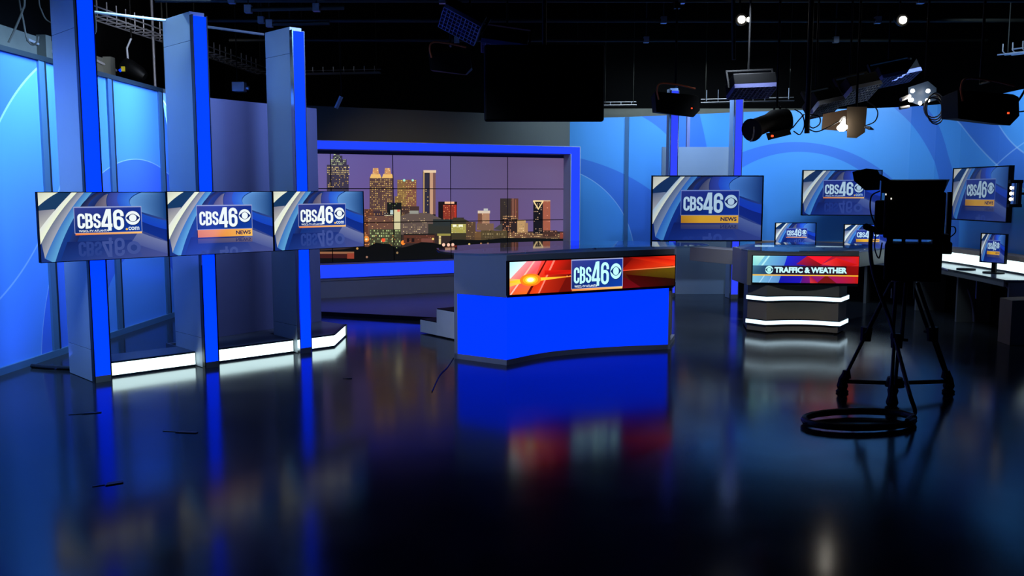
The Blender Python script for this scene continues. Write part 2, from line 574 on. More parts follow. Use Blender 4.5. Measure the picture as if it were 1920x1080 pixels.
for u0, u1 in spans:
    m = MB(); seg(P1 + pd * u0, P1 + pd * u1, 0.0, 0.012, 0.02, 0.135, m)
    m.build('light_panel', M['led_white'], pf)
m = MB(); seg(P2, P3, 0.0, 0.012, 0.02, 0.135, m)
m.build('light_panel', M['led_white'], pf)
m = MB()
for u0, u1 in spans:
    seg(P1 + pd * u0, P1 + pd * u1, -0.01, 0.03, 0.136, 0.152, m); seg(P1 + pd * u0, P1 + pd * u1, -0.01, 0.024, 0.0, 0.02, m)
seg(P2, P3, -0.01, 0.03, 0.136, 0.152, m); seg(P2, P3, -0.01, 0.024, 0.0, 0.02, m)
seg(P3, P3 + (P3 - P2).normalized() * 0.02, -0.02, 0.05, 0.0, 0.15, m)
m.build('edge_trim', M['seam'], pf)

# ------------------------------------------------------------------ light columns
def column(name, loc, rz, h, w, fin, label, group, led, cap=0.045, chrome=True, seams=True, front=0.03, base=0.06):
    t = thing(name, label, 'column', (loc[0], loc[1], 0), rz, group)
    # local: x along the display line, y away from viewer, strip front at y=0
    MB().box(-w / 2 + 0.012, w / 2 - 0.012, 0.0, 0.03, base, h - cap).build('light_strip', M[led], t)
    m = MB().box(-w / 2, -w / 2 + 0.012, -0.004, 0.05, 0, h - cap + 0.01).box(w / 2 - 0.012, w / 2, -0.004, 0.05, 0, h - cap + 0.01)
    m.build('edge_trim', M['chrome' if chrome else 'seam'], t)
    MB().box(-w / 2, w / 2, -0.004, 0.05, 0, base).build('kick_plate', M['desk_dark'], t)
    m = MB()
    zs = [0.0, 0.30, 3.2, h] if seams else [0, h]
    for a, b in zip(zs, zs[1:]):
        m.box(-w / 2 + 0.004, w / 2 - 0.004, 0.05, fin, a + 0.004, b)
    m.build('fin', M['fin'], t, bevel=0.002)
    MB().box(-w / 2 + 0.008, w / 2 - 0.008, 0.055, fin - 0.005, 0.01, h - 0.01).build('core', M['seam'], t)
    return t

ang = math.atan2(c3.y - c1.y, c3.x - c1.x)
off = Vector((-math.sin(ang), math.cos(ang)))
gcol = 'three tall light columns carrying the screens'
column('light_column', cA, ang, 3.60, 0.16, 0.66, 'tall silver fin column with blue light strip, nearest on the left', gcol, 'led_blue', chrome=False, cap=0.1)
column('light_column', cB, ang, 3.475, 0.155, 0.66, 'silver fin column with blue light strip, middle one of the left three', gcol, 'led_blue', chrome=False)
column('light_column', cC, ang, 3.475, 0.15, 0.56, 'silver fin column with blue light strip beside the video wall', gcol, 'led_blue')
# thin rails joining the column tops
for a, b, lab in ((cA, cB, 'thin metal rail joining tops of the nearest and middle columns'), (cB, cC, 'thin metal rail joining tops of the middle column and the one by the video wall')):
    a3 = Vector((a.x, a.y)) + off * 0.60; b3 = Vector((b.x, b.y)) + off * 0.56
    d = (b3 - a3).normalized()
    a3 = a3 + d * 0.085; b3 = b3 - d * 0.085
    o = MB().cyl((a3.x, a3.y, 3.455), (b3.x, b3.y, 3.455), 0.014, n=8).build('top_rail', M['rail'])
    tag(o, lab, 'rail', 'rails between the light columns')

for px, py, w_, lab in ((1258.5, 557, 0.14, 'left one of the two rear blue light columns, behind the large presenter screen'), (1376.5, 560, 0.14, 'right one of the two rear blue light columns, beside the curved blue wall')):
    p = gp(px, py)
    column('light_column', p, 0.10 if px < 1300 else 0.12, 3.44, w_, 0.25, lab, 'two rear light columns', 'led_violet', base=0.07, seams=False)
# fins seen beside the rear columns and the grey flat between them
p = gp(1290, 551)
fx0 = dp(1291, 500, 15.3); fx1 = dp(1371, 500, 15.35)
o = MB().box(2.55, 3.75, 15.28, 15.34, 0, 2.51).build('scenery_flat', pbr('pale_grey_scenic_paint', (165, 170, 176), 0.5, noise=0.03))
tag(o, 'pale grey flat between the two rear light columns', 'scenery flat')
q = dp(1291, 226, 15.6)
o = MB().box(q.x - 0.05, q.x + 0.0, 15.45, 15.55, 0, 3.1).build('upright_post', M['grey_flat'])
tag(o, 'slim grey post behind the rear columns', 'post')

# ------------------------------------------------------------------ pictures
class Pic:
    def __init__(s):
        s.polys = []
        s.layer = 0

    def add(s, pts, cols, newlayer=True):
        if newlayer:
            s.layer += 1
        if not isinstance(cols[0], (tuple, list)):
            cols = [cols] * len(pts)
        s.polys.append(([(p[0], p[1]) + lin(c) for p, c in zip(pts, cols)], s.layer))

    def quadstrip(s, A, B, ca, cb=None, ca2=None, cb2=None):
        """fill between two curves; colour across (ca at A, cb at B), optionally along"""
        s.layer += 1
        cb = cb or ca
        n = len(A)
        for i in range(n - 1):
            t0, t1 = i / (n - 1), (i + 1) / (n - 1)
            def mixc(c, c2, t):
                return c if c2 is None else tuple(x + (y - x) * t for x, y in zip(c, c2))
            s.add([A[i], A[i + 1], B[i + 1], B[i]], [mixc(ca, ca2, t0), mixc(ca, ca2, t1), mixc(cb, cb2, t1), mixc(cb, cb2, t0)], False)

    def rect(s, x0, y0, x1, y1, c, newlayer=True):
        s.add([(x0, y0), (x1, y0), (x1, y1), (x0, y1)], c, newlayer)

    def stroke(s, pts, w, c, caps=False, closed=False):
        s.layer += 1
        n = len(pts)
        segs = [(pts[i], pts[(i + 1) % n]) for i in range(n if closed else n - 1)]
        for a, b in segs:
            d = Vector((b[0] - a[0], b[1] - a[1]))
            if d.length < 1e-6:
                continue
            d.normalize()
            k = Vector((-d.y, d.x)) * w / 2
            s.add([(a[0] + k.x, a[1] + k.y), (a[0] - k.x, a[1] - k.y), (b[0] - k.x, b[1] - k.y), (b[0] + k.x, b[1] + k.y)], c, False)
        s.layer += 1
        for i, p in enumerate(pts):
            if (i in (0, n - 1)) and not caps and not closed:
                continue
            s.add([(p[0] + w / 2 * math.cos(t * math.pi / 6), p[1] + w / 2 * math.sin(t * math.pi / 6)) for t in range(12)], c, False)
        # keep segments and joins of one stroke coplanar-safe

    def disc(s, x, y, r, c, n=28, sx=1.0):
        s.add([(x + r * sx * math.cos(2 * math.pi * t / n), y + r * math.sin(2 * math.pi * t / n)) for t in range(n)], c)

    def tris(s, T, c):
        s.layer += 1
        for t in T:
            s.add(t, c, False)

    def mesh(s, name, mat, parent, clip, to3, lay=0.00025):
        """clip to rect; to3(x,y,h) -> 3D"""
        x0, y0, x1, y1 = clip
        vs, fs, cs = [], [], []
        for poly, layer in s.polys:
            P = poly
            for ax, lim, sg in ((0, x0, 1), (0, x1, -1), (1, y0, 1), (1, y1, -1)):
                Q = []
                for i in range(len(P)):
                    a, b = P[i - 1], P[i]
                    da, db = (a[ax] - lim) * sg, (b[ax] - lim) * sg
                    if (da >= 0) != (db >= 0):
                        t = da / (da - db)
                        Q.append(tuple(u + (v - u) * t for u, v in zip(a, b)))
                    if db >= 0:
                        Q.append(b)
                P = Q
                if len(P) < 3:
                    break
            if len(P) < 3:
                continue
            ar = sum(P[i - 1][0] * P[i][1] - P[i][0] * P[i - 1][1] for i in range(len(P)))
            if abs(ar) < 1e-9:
                continue
            if ar < 0:
                P = P[::-1]
            n = len(vs)
            for p in P:
                vs.append(to3(p[0], p[1], layer * lay))
                cs.append(p[2:5])
            fs.append(tuple(range(n, n + len(P))))
        me = bpy.data.meshes.new(name)
        me.from_pydata(vs, [], fs)
        me.update()
        ca = me.color_attributes.new('Col', 'FLOAT_COLOR', 'POINT')
        flat = []
        for c in cs:
            flat += [c[0], c[1], c[2], 1.0]
        ca.data.foreach_set('color', flat)
        me.materials.append(mat)
        o = bpy.data.objects.new(name, me)
        C.objects.link(o)
        o.parent = parent
        return o


_tc = {}
def text_tris(txt, bold=0.02, xs=1.0):
    key = (txt, bold)
    if key not in _tc:
        cu = bpy.data.curves.new('t', 'FONT')
        cu.body = txt
        cu.offset = bold
        cu.resolution_u = 3
        cu.fill_mode = 'FRONT'
        ob = bpy.data.objects.new('t', cu)
        C.objects.link(ob)
        dg = bpy.context.evaluated_depsgraph_get()
        ev = ob.evaluated_get(dg)
        me = ev.to_mesh()
        me.calc_loop_triangles()
        T = [[tuple(me.vertices[i].co[:2]) for i in t.vertices] for t in me.loop_triangles]
        ev.to_mesh_clear()
        bpy.data.objects.remove(ob)
        bpy.data.curves.remove(cu)
        xs_ = [p[0] for t in T for p in t]; ys_ = [p[1] for t in T for p in t]
        bx = (min(xs_), min(ys_), max(xs_), max(ys_))
        _tc[key] = (T, bx)
    return _tc[key]


def put_text(pic, txt, x0, y0, x1, y1, c, bold=0.02):
    T, b = text_tris(txt, bold)
    def f(p):
        return (x0 + (p[0] - b[0]) / (b[2] - b[0]) * (x1 - x0), y0 + (p[1] - b[1]) / (b[3] - b[1]) * (y1 - y0))
    pic.tris([[f(p) for p in t] for t in T], c)


def rr(x0, y0, x1, y1, r, ry=None):
    """rounded rect centre path helper corners"""
    return x0, y0, x1, y1, r


def glyph(ch):
    q = lambda cx, cy, a0, a1, r=0.16: arc(cx, cy, r, a0, a1, 5)
    L_, R_ = 0.10, 0.42
    T_, B_ = 0.90, 0.10
    if ch == 'C':
        return [[(R_, 0.64), (R_, T_ - .16)] + q(R_ - .16, T_ - .16, 0, 90) + q(L_ + .16, T_ - .16, 90, 180) + q(L_ + .16, B_ + .16, 180, 270) + q(R_ - .16, B_ + .16, 270, 360) + [(R_, 0.36)]], 0.52
    if ch == 'B':
        return [[(L_, 0), (L_, 1)], [(L_, T_), (R_ - .14, T_)] + q(R_ - .15, T_ - .13, 90, 0, .13) + q(R_ - .15, 0.65, 0, -90, .13) + [(L_, 0.52)],
                [(L_, 0.52), (R_ - .15, 0.52)] + q(R_ - .14, 0.38, 90, 0, .14) + q(R_ - .14, B_ + .14, 0, -90, .14) + [(L_, B_)]], 0.53
    if ch == 'S':
        return [[(R_, 0.68), (R_, T_ - .16)] + q(R_ - .16, T_ - .16, 0, 90) + q(L_ + .16, T_ - .16, 90, 180) + q(L_ + .16, 0.68, 180, 235) + q(R_ - .16, 0.32, 55, 0) + q(R_ - .16, B_ + .16, 0, -90) + q(L_ + .16, B_ + .16, 270, 180) + [(L_, 0.34)]], 0.52
    if ch == '4':
        return [[(0.36, 1.0), (0.36, 0)], [(0.30, 0.98), (0.06, 0.31)], [(0.0, 0.25), (0.48, 0.25)]], 0.5
    if ch == '6':
        return [[(R_, 0.66), (R_, T_ - .16)] + q(R_ - .16, T_ - .16, 0, 90) + q(L_ + .16, T_ - .16, 90, 180) + q(L_ + .16, B_ + .16, 180, 270) + q(R_ - .16, B_ + .16, 270, 360) + q(R_ - .16, 0.42, 0, 90) + q(L_ + .14, 0.44, 90, 150, .14)], 0.52
    return [], 0.3


def put_glyphs(pic, s, x, y, h, xs, c, w=0.175, flip=False):
    for ch in s:
        strokes, adv = glyph(ch)
        for st in strokes:
            pts = [(x + p[0] * h * xs, y + (1 - p[1] if flip else p[1]) * h) for p in st]
            pic.stroke(pts, w * h, c)
        x += adv * h * xs
    return x


def eye(pic, x, y, r, white, dark, sx=1.0):
    pic.disc(x, y, r, white, sx=sx)
    up = [(x + r * sx * 0.96 * math.cos(math.radians(a)), y) for a in (180,)]
    P = []
    n = 10
    for i in range(n + 1):
        t = -1 + 2 * i / n
        P.append((x + t * r * .97 * sx, y + r * 0.60 * (1 - abs(t) ** 1.7)))
    for i in range(1, n):
        t = 1 - 2 * i / n
        P.append((x + t * r * .97 * sx, y - r * 0.60 * (1 - abs(t) ** 1.7)))
    pic.add(P, dark)
    pic.disc(x, y, r * 0.52, white, n=20, sx=sx)


def station_logo(pic, x0, y0, x1, y1, variant, wh=(240, 250, 250), yel=False):
    """x0..y1 is the blue box; bar under it"""
    W_, H_ = x1 - x0, y1 - y0
    b = H_ * 0.022
    pic.rect(x0 - b, y0 - b, x1 + b, y1 + b * 2, (150, 160, 205))
    pic.add([(x0, y0), (x1, y0), (x1, y1), (x0, y1)], [(10, 40, 110), (12, 60, 160), (20, 45, 140), (50, 60, 140)])
    # dark shadow of the figures
    dk = (6, 22, 80)
    hc = H_ * 0.62 if variant != 'desk' else H_ * 0.62
    y_c = y0 + H_ * 0.16
    h46 = H_ * 0.88
    xs = W_ / H_
    kx = W_ * 0.345 / (1.57 * hc)
    k4 = W_ * 0.35 / (1.02 * h46)
    for ox, oy, c in ((W_ * .008, -H_ * .015, dk), (0, 0, wh)):
        put_glyphs(pic, 'CBS', x0 + W_ * 0.035 + ox, y_c + oy, hc, kx, c, 0.155 if variant != 'desk' else 0.125)
        put_glyphs(pic, '46', x0 + W_ * 0.385 + ox, y0 + H_ * 0.06 + oy, h46, k4, c, 0.15 if variant != 'desk' else 0.12)
    r = H_ * 0.285
    ex, ey = x0 + W_ * 0.865, y0 + H_ * 0.56
    sx = (W_ * 0.112) / r
    pic.disc(ex + W_ * .008, ey - H_ * .015, r * 1.03, dk, sx=sx)
    eye(pic, ex, ey, r, wh, (8, 30, 100), sx)
    if variant in ('com', 'desk'):
        put_text(pic, 'WGCL-TV ATLANTA', x0 + W_ * 0.05, y0 + H_ * 0.03, x0 + W_ * 0.49, y0 + H_ * 0.115, (225, 235, 240), 0.025)
        pic.add([(x0, y0 - H_ * .085), (x1, y0 - H_ * .085), (x1, y0 - H_ * .01), (x0, y0 - H_ * .01)], [(225, 120, 60), (250, 190, 110), (250, 200, 120), (240, 140, 70)])
        if variant == 'com':
            pic.disc(x0 + W_ * 0.765, y0 + H_ * 0.105, H_ * .045, (255, 200, 80), 14)
            put_text(pic, 'com', x0 + W_ * 0.79, y0 + H_ * 0.06, x0 + W_ * 0.96, y0 + H_ * 0.2, (225, 240, 245), 0.02)
    ob = [(215, 115, 30), (235, 140, 45), (240, 150, 60), (225, 130, 45), (250, 195, 90), (250, 190, 100)]
    if yel:
        ob = [(190, 130, 25), (235, 175, 40), (235, 180, 45), (200, 145, 30), (240, 185, 70), (240, 180, 60)]
    if variant == 'news':
        yb0, yb1 = y0 - H_ * 0.34, y0 - H_ * 0.02
        pic.add([(x0, yb0), (x0 + W_ * .35, yb0), (x0 + W_ * .35, yb1), (x0, yb1)], ob[:4])
        pic.add([(x0 + W_ * .35, yb0), (x1, yb0), (x1, yb1), (x0 + W_ * .35, yb1)], [ob[1], ob[4], ob[5], ob[2]], False)
        put_text(pic, 'NEWS', x0 + W_ * 0.69, yb0 + H_ * .08, x1 - W_ * .03, yb1 - H_ * .07, (35, 30, 75), 0.035)


def station_pic(variant, yel=False):
    """16 x 9 picture"""
    p = Pic()
    S = lambda u, v: (u * 16, (1 - v) * 9)
    p.add([S(0, 0), S(1, 0), S(1, 1), S(0, 1)], [(25, 50, 110), (18, 55, 125), (70, 80, 145), (20, 45, 120)])
    cv = lambda *a: bez(S(*a[0]), S(*a[1]), S(*a[2]), 14)
    # left pale wedge and shadow
    p.add([S(0, 0), S(.3, 0), S(.06, .35), S(0, .4)], (20, 55, 95))
    p.quadstrip(cv((0, 0), (0, 0), (0, 0)), cv((.15, 0), (.07, .08), (0, .2)), (200, 205, 190), (235, 240, 215))
    p.add([S(0, .26), S(.12, .24), S(.06, .6), S(0, .75)], [(120, 120, 140), (150, 150, 160), (220, 220, 200), (225, 225, 205)])
    a = cv((.25, 0), (.09, .3), (-.01, .56)); b = cv((.29, 0), (.12, .33), (.01, .72))
    p.quadstrip(a, b, (225, 230, 225), (240, 248, 215))
    c = cv((.345, 0), (.16, .38), (.03, .95)); p.quadstrip(b, c, (110, 118, 140), (165, 168, 180))
    d = cv((.405, 0), (.21, .4), (.10, 1.02)); p.quadstrip(c, d, (60, 115, 190), (95, 165, 215))
    e = cv((.46, 0), (.26, .4), (.15, 1.02)); p.quadstrip(d, e, (20, 55, 130), (15, 50, 135))
    f_ = cv((.52, 0), (.31, .42), (.22, 1.02)); p.quadstrip(e, f_, (25, 50, 120), (25, 35, 90))
    # upper middle curls
    p.quadstrip(cv((.44, 0), (.34, .1), (.30, .24)), cv((.49, 0), (.38, .1), (.36, .24)), (15, 25, 70), (45, 50, 95))
    p.quadstrip(cv((.50, .04), (.44, .12), (.41, .24)), cv((.53, .02), (.50, .12), (.52, .24)), (85, 80, 105), (120, 112, 130))
    p.quadstrip(cv((.545, .0), (.50, .12), (.53, .24)), cv((.62, .0), (.57, .12), (.64, .26)), (50, 60, 140), (60, 80, 175))
    p.quadstrip(cv((.62, .0), (.57, .12), (.64, .26)), cv((.78, .0), (.62, .12), (.76, .28)), (40, 85, 205), (60, 120, 225))
    p.quadstrip(cv((.80, .0), (.62, .12), (.76, .28)), cv((1.0, .0), (1.0, .2), (1.0, .42)), (95, 150, 215), (18, 60, 120))
    # right swooshes
    p.quadstrip(cv((.70, .24), (.84, .38), (1.0, .44)), cv((.70, .36), (.86, .52), (1.0, .58)), (25, 75, 185), (20, 65, 190))
    p.quadstrip(cv((.70, .36), (.86, .52), (1.0, .58)), cv((.70, .52), (.86, .64), (1.0, .76)), (12, 40, 130), (15, 45, 135))
    p.quadstrip(cv((.76, .60), (.88, .70), (1.0, .77)), cv((.70, .76), (.86, .88), (1.0, .96)), (110, 120, 165), (75, 88, 150))
    p.add([S(.2, .72), S(.7, .72), S(.8, 1), S(.14, 1)], [(12, 30, 95), (30, 50, 125), (60, 75, 145), (22, 50, 125)])
    lx0, lx1 = .262 * 16, .788 * 16
    ly1, ly0 = 9 * (1 - .225), 9 * (1 - (.595 if variant == 'com' else .60))
    # faint reflection
    fc = (62, 80, 150)
    H_ = ly1 - ly0; W_ = lx1 - lx0
    yr = ly0 - H_ * (.17 if variant == 'com' else .72)
    put_glyphs(p, 'CBS', lx0 + W_ * .035, yr - H_ * .78, H_ * .6, W_ * .345 / (1.57 * H_ * .6), (40, 62, 135), 0.17, True)
    put_glyphs(p, '46', lx0 + W_ * .385, yr - H_ * .85, H_ * .8, W_ * .35 / (1.02 * H_ * .8), fc, 0.14, True)
    p.disc(lx0 + W_ * .865, yr - H_ * .5, H_ * .27, fc)
    p.disc(lx0 + W_ * .865, yr - H_ * .5, H_ * .13, (40, 60, 130))
    if variant == 'news':
        p.add([(lx0, ly0 - H_ * .6), (lx1, ly0 - H_ * .6), (lx1, ly0 - H_ * .4), (lx0, ly0 - H_ * .4)], [(45, 55, 110), (95, 85, 115), (110, 100, 125), (75, 65, 100)])
        T, bb = text_tris('NEWS', 0.012)
        x0_, x1_, y0_, y1_ = lx0 + W_ * .69, lx1 - W_ * .03, ly0 - H_ * .42, ly0 - H_ * .57
        p.tris([[(x0_ + (q[0] - bb[0]) / (bb[2] - bb[0]) * (x1_ - x0_), y0_ + (q[1] - bb[1]) / (bb[3] - bb[1]) * (y1_ - y0_)) for q in t] for t in T], (35, 45, 100))
    station_logo(p, lx0, ly0, lx1, ly1, variant, yel=yel)
    if yel:
        # cooler picture of the rear screens
        p.polys = [([q[:2] + (q[2] * .6 if q[4] > q[2] * .9 else q[2], q[3] * (.8 if q[4] > q[2] * .9 else 1), min(1, q[4] * 1.15)) for q in P_], l_) for P_, l_ in p.polys]
    return p


PICS = {'com': station_pic('com'), 'news': station_pic('news'), 'com_cool': station_pic('com', True), 'news_cool': station_pic('news', True)}
SM = {s: screen_mat('screen_image_%d' % int(s * 100), s) for s in (0.45, 0.7, 1.0, 1.5)}


def tv(A, B, z0, z1, variant, label, group=None, strength=1.0, bezel=0.008, depth=0.05, name='flat_screen', stand=None, tilt=0, cat='screen', mount=0):
    A, B = Vector(A[:2]), Vector(B[:2])
    d = B - A
    w = d.length
    h = z1 - z0
    t = thing(name, label, cat, (A.x, A.y, z0), math.atan2(d.y, d.x), group)
    MB().box(0, w, 0, depth, 0, h).build('casing', M['black'], t, bevel=0.003)
    m = MB()
    m.box(0, bezel, -0.012, 0, 0, h).box(w - bezel, w, -0.012, 0, 0, h).box(bezel, w - bezel, -0.012, 0, 0, bezel).box(bezel, w - bezel, -0.012, 0, h - bezel, h)
    m.build('bezel', M['black'], t)
    iw, ih = w - 2 * bezel, h - 2 * bezel
    PICS[variant].mesh('screen_picture', SM[strength], t, (0, 0, 16, 9),
                       lambda x, y, l: (bezel + x / 16 * iw, -0.001 - l, bezel + y / 9 * ih), 0.00009)
    if mount:
        MB().box(w / 2 - 0.1, w / 2 + 0.1, depth, depth + mount, h / 2 - 0.12, h / 2 + 0.12).build('wall_bracket', M['black_metal'], t)
    if stand is not None:
        m = MB().box(w / 2 - 0.03, w / 2 + 0.03, 0.02, 0.05, stand - z0 + 0.01, 0.1)
        m.build('stand_neck', M['black'], t)
        m = MB()
        m.prism(arc(w / 2, 0.03, 0.13, 0, 360, 24)[:-1], stand - z0, stand - z0 + 0.012)
        m.build('stand_base', M['black'], t)
    return t


# three screens on the columns
nrm = Vector((math.sin(ang), -math.cos(ang)))
lA = cA + nrm * 0.07; lB = cC + nrm * 0.07
pts = [lp(x, 420, lA, lB) for x in (71, 313.5, 512, 682)]
gtv = 'three screens in a row on the light columns'
labs = ['nearest left screen of the row of three, station logo with com ending', 'middle screen of the row of three, station logo with orange news bar', 'screen of the row of three next to the video wall, com logo']
for i, v in enumerate(('com', 'news', 'com')):
    a, b = pts[i], pts[i + 1]
    d = (Vector(b) - Vector(a)).normalized() * 0.002
    za = 1.135; zb = 1.752 + 0.004 * i
    tv(Vector(a) + d, Vector(b) - d, za, zb, v, labs[i], gtv, 1.0, 0.006, 0.045)

# large presenter screen on the rear columns
a = dp(1221, 400, 14.42); b = dp(1430, 400, 14.42)
tv(a, b, 0.955, 2.015, 'news_cool', 'large presenter screen on rear columns, station logo and yellow news bar', None, 0.7, 0.02, 0.06, mount=0.0)
o = MB().box(a.x, a.x + 0.02, 14.42, 14.46, 0.0, 0.953).build('screen_stand_post', M['black_metal'])
tag(o, 'thin black post under left edge of the large presenter screen', 'post')
# wall screens on the curved wall
a = dp(1504, 360, 14.55); b = dp(1653, 360, 14.45)
tv(a, b, 1.37, 2.105, 'com_cool', 'wall screen behind the studio camera, station logo with com ending', None, 0.7, 0.014, 0.06, mount=0.35)
a = lp(1786, 360, (6.37, 12.87), (6.41, 11.5)); b = lp(1891.5, 360, (6.37, 12.87), (6.41, 11.5))
tv(a, b, 1.352, 2.092, 'news_cool', 'dim angled screen on the right wall, yellow news bar', None, 0.45, 0.016, 0.06, mount=0.3)

# ------------------------------------------------------------------ video wall
def vwp(s, dpt, z):
    p = vA + vd * s - vn * dpt
    return (p.x, p.y, z)
S_of = lambda x, y, dpt: (lambda P: ((Vector((P.x, P.y)) - (vA - vn * dpt)).dot(vd), P.z))(lp(x, y, (vA - vn * dpt), (vB - vn * dpt)))
vw = thing('video_wall', 'large video wall showing a dusk city skyline in a blue lit frame', 'video wall', (vA.x, vA.y, 0), math.atan2(vd.y, vd.x))
# local coords: x=s, y=depth, z
sR, _ = S_of(1088, 300, 0); sRi, _ = S_of(1068, 300, 0)
zT = 2.565; zTi = 2.43; zB0 = 0.375; zB1 = 0.585
sL = -1.2
MB().box(sL, sR - 0.012, 0.0, 0.03, zTi, zT - 0.01).build('top_light', M['led_blue2'], vw)
MB().box(sRi + 0.03, sR - 0.012, 0.0, 0.03, zB0, zTi).build('side_light', M['led_blue2'], vw)
MB().box(sL, sRi + 0.03, 0.0, 0.03, zB0, zB1).build('bottom_light', M['led_blue2'], vw)
m = MB().box(sL, sR, -0.01, 0.25, zT - 0.01, zT).box(sR - 0.012, sR, -0.01, 0.25, 0.0, zT).box(sRi + 0.015, sRi + 0.03, -0.01, 0.25, zB1, zTi)
m.build('outer_casing', M['fin'], vw)
MB().box(sL, sRi + 0.03, 0.03, 0.25, zTi - 0.01, zTi).build('soffit', M['grey_flat'], vw)
MB().box(sL, sRi + 0.03, 0.001, 0.25, zB1, zB1 + 0.01).build('sill', M['grey_flat'], vw)
MB().box(sL, sR - 0.02, 0.03, 0.22, 0.05, zB0 - 0.02).build('plinth', M['desk_grey'], vw)
MB().box(sL, sR - 0.02, 0.02, 0.22, zB0 - 0.05, zB0).build('plinth_lip', M['desk_dark'], vw)

# skyline picture drawn in photograph pixels, mapped onto the recessed panels
sky = Pic()
def PX(x, y):
    s_, z_ = S_of(x, y, 0.25)
    return (s_, z_)
def pr(x0, y0, x1, y1, c, nl=True):
    sky.add([PX(x0, y1), PX(x1, y1), PX(x1, y0), PX(x0, y0)], c, nl)
for xa, xb, ct1, ct2, cb1, cb2 in ((500, 700, (104, 100, 168), (96, 84, 150), (112, 96, 160), (112, 86, 140)),
                                   (700, 845, (96, 84, 150), (100, 92, 150), (112, 86, 140), (104, 80, 136)),
                                   (845, 955, (92, 84, 132), (96, 80, 120), (100, 84, 140), (104, 82, 128)),
                                   (955, 1080, (96, 80, 120), (104, 84, 120), (104, 80, 130), (112, 96, 150))):
    sky.add([PX(xa, 470), PX(xb, 470), PX(xb, 280), PX(xa, 280)], [cb1, cb2, ct2, ct1], xa == 500)
rnd = random.Random(3)
def windows(x0, y0, x1, y1, c, dens, sx=3.2, sy=3.6, w=1.8, h=1.6):
    sky.layer += 1
    y = y0 + 1
    while y < y1 - 1:
        x = x0 + 1
        while x < x1 - w:
            if rnd.random() < dens:
                k = 0.6 + 0.5 * rnd.random()
                cc = tuple(min(255, v * k) for v in c)
                pr(x, y, x + w * (0.7 + .6 * rnd.random()), y + h, cc, False)
            x += sx
        y += sy
def bld(x0, y0, x1, y1, c, wc=(235, 200, 130), dens=0.5, shade=None, **k):
    if shade:
        pr(x0, y0, x0 + (x1 - x0) * .45, y1, c)
        pr(x0 + (x1 - x0) * .45, y0, x1, y1, shade, False)
    else:
        pr(x0, y0, x1, y1, c)
    if dens:
        windows(x0, y0, x1, y1, wc, dens, **k)
# distant haze of low buildings
pr(598, 408, 870, 470, (52, 40, 38)); pr(870, 434, 1064, 470, (48, 36, 34))
# tall tower far left with stepped crown
for (a_, b_, c_, d_) in ((620, 299, 650, 460), (613, 309, 654, 460), (624, 292, 642, 300), (627, 286, 637, 294)):
    pr(a_, b_, c_, d_, (58, 52, 74))
windows(613, 312, 655, 328, (240, 210, 140), .75, 2.8, 3.2)
windows(620, 298, 648, 312, (215, 225, 170), .7, 2.8, 3.0)
windows(625, 288, 641, 298, (190, 210, 160), .6, 2.4, 2.6)
windows(614, 328, 655, 356, (225, 185, 110), .35, 3.0, 3.4)
# twin crown tower
bld(693, 332, 716, 420, (86, 62, 60), (235, 190, 110), .6); bld(716, 332, 738, 420, (92, 66, 62), (235, 190, 110), .6)
for cx in (704.5, 727):
    sky.layer += 1
    sky.add([PX(cx - 11, 334), PX(cx + 11, 334), PX(cx + 8, 326), PX(cx - 8, 326)], (240, 190, 110))
    sky.add([PX(cx - 6, 327), PX(cx + 6, 327), PX(cx + 5, 315), PX(cx - 5, 315)], (215, 150, 95))
    windows(cx - 6, 315, cx + 6, 327, (255, 215, 160), .7, 2.6, 3)
# slab with green lights
bld(745, 337, 781, 408, (132, 98, 62), (225, 190, 100), .6, shade=(128, 82, 66))
bld(740, 368, 752, 408, (130, 100, 60), (230, 190, 100), .5)
sky.disc(*PX(758, 338), 0.022, (170, 240, 220), 12); sky.disc(*PX(774, 338), 0.02, (170, 240, 220), 12)
# cylindrical tower
pr(793, 320, 817, 408, (22, 20, 28)); pr(806, 322, 816, 402, (200, 155, 125)); pr(812, 324, 817, 402, (120, 84, 80)); pr(794, 319, 818, 324, (235, 205, 170)); pr(794, 322, 796, 400, (220, 180, 120)); pr(797, 326, 805, 400, (46, 44, 62))
windows(797, 328, 805, 400, (225, 190, 120), .25)
# dark block with red face
bld(822, 378, 857, 415, (24, 16, 18), dens=0); bld(831, 384, 855, 412, (140, 52, 38), (240, 140, 90), .4); pr(834, 378, 852, 382, (245, 190, 150)); pr(852, 384, 856, 410, (180, 50, 35))
# mid level blocks
bld(683, 392, 700, 470, (96, 58, 44), (245, 160, 90), .3)
bld(700, 396, 740, 412, (60, 44, 52), (220, 160, 90), .3)
bld(726, 380, 753, 470, (22, 24, 24), (180, 200, 120), .15); pr(739, 393, 751, 430, (215, 205, 160)); pr(732, 394, 738, 402, (180, 200, 200)); pr(745, 393, 750, 397, (235, 110, 90))
bld(690, 405, 738, 440, (108, 74, 62), (250, 190, 120), .25); windows(720, 398, 738, 408, (250, 240, 200), .8, 2.6, 4)
bld(753, 387, 786, 402, (70, 50, 46), (200, 150, 100), .3)
sky.add([PX(752, 405), PX(752, 440), PX(800, 440), PX(828, 410), PX(805, 400), PX(770, 398)], (98, 82, 76)); windows(755, 408, 800, 440, (225, 195, 150), .4, 3, 4)
pr(768, 395, 785, 401, (150, 150, 140))
bld(803, 420, 845, 438, (50, 50, 44), dens=0); bld(812, 411, 852, 424, (44, 50, 50), dens=0)
pr(820, 438, 845, 442, (150, 140, 70)); pr(823, 442, 827, 458, (225, 200, 140))
sky.add([PX(850, 408), PX(848, 420), PX(884, 422), PX(878, 414), PX(864, 408)], (58, 54, 40))
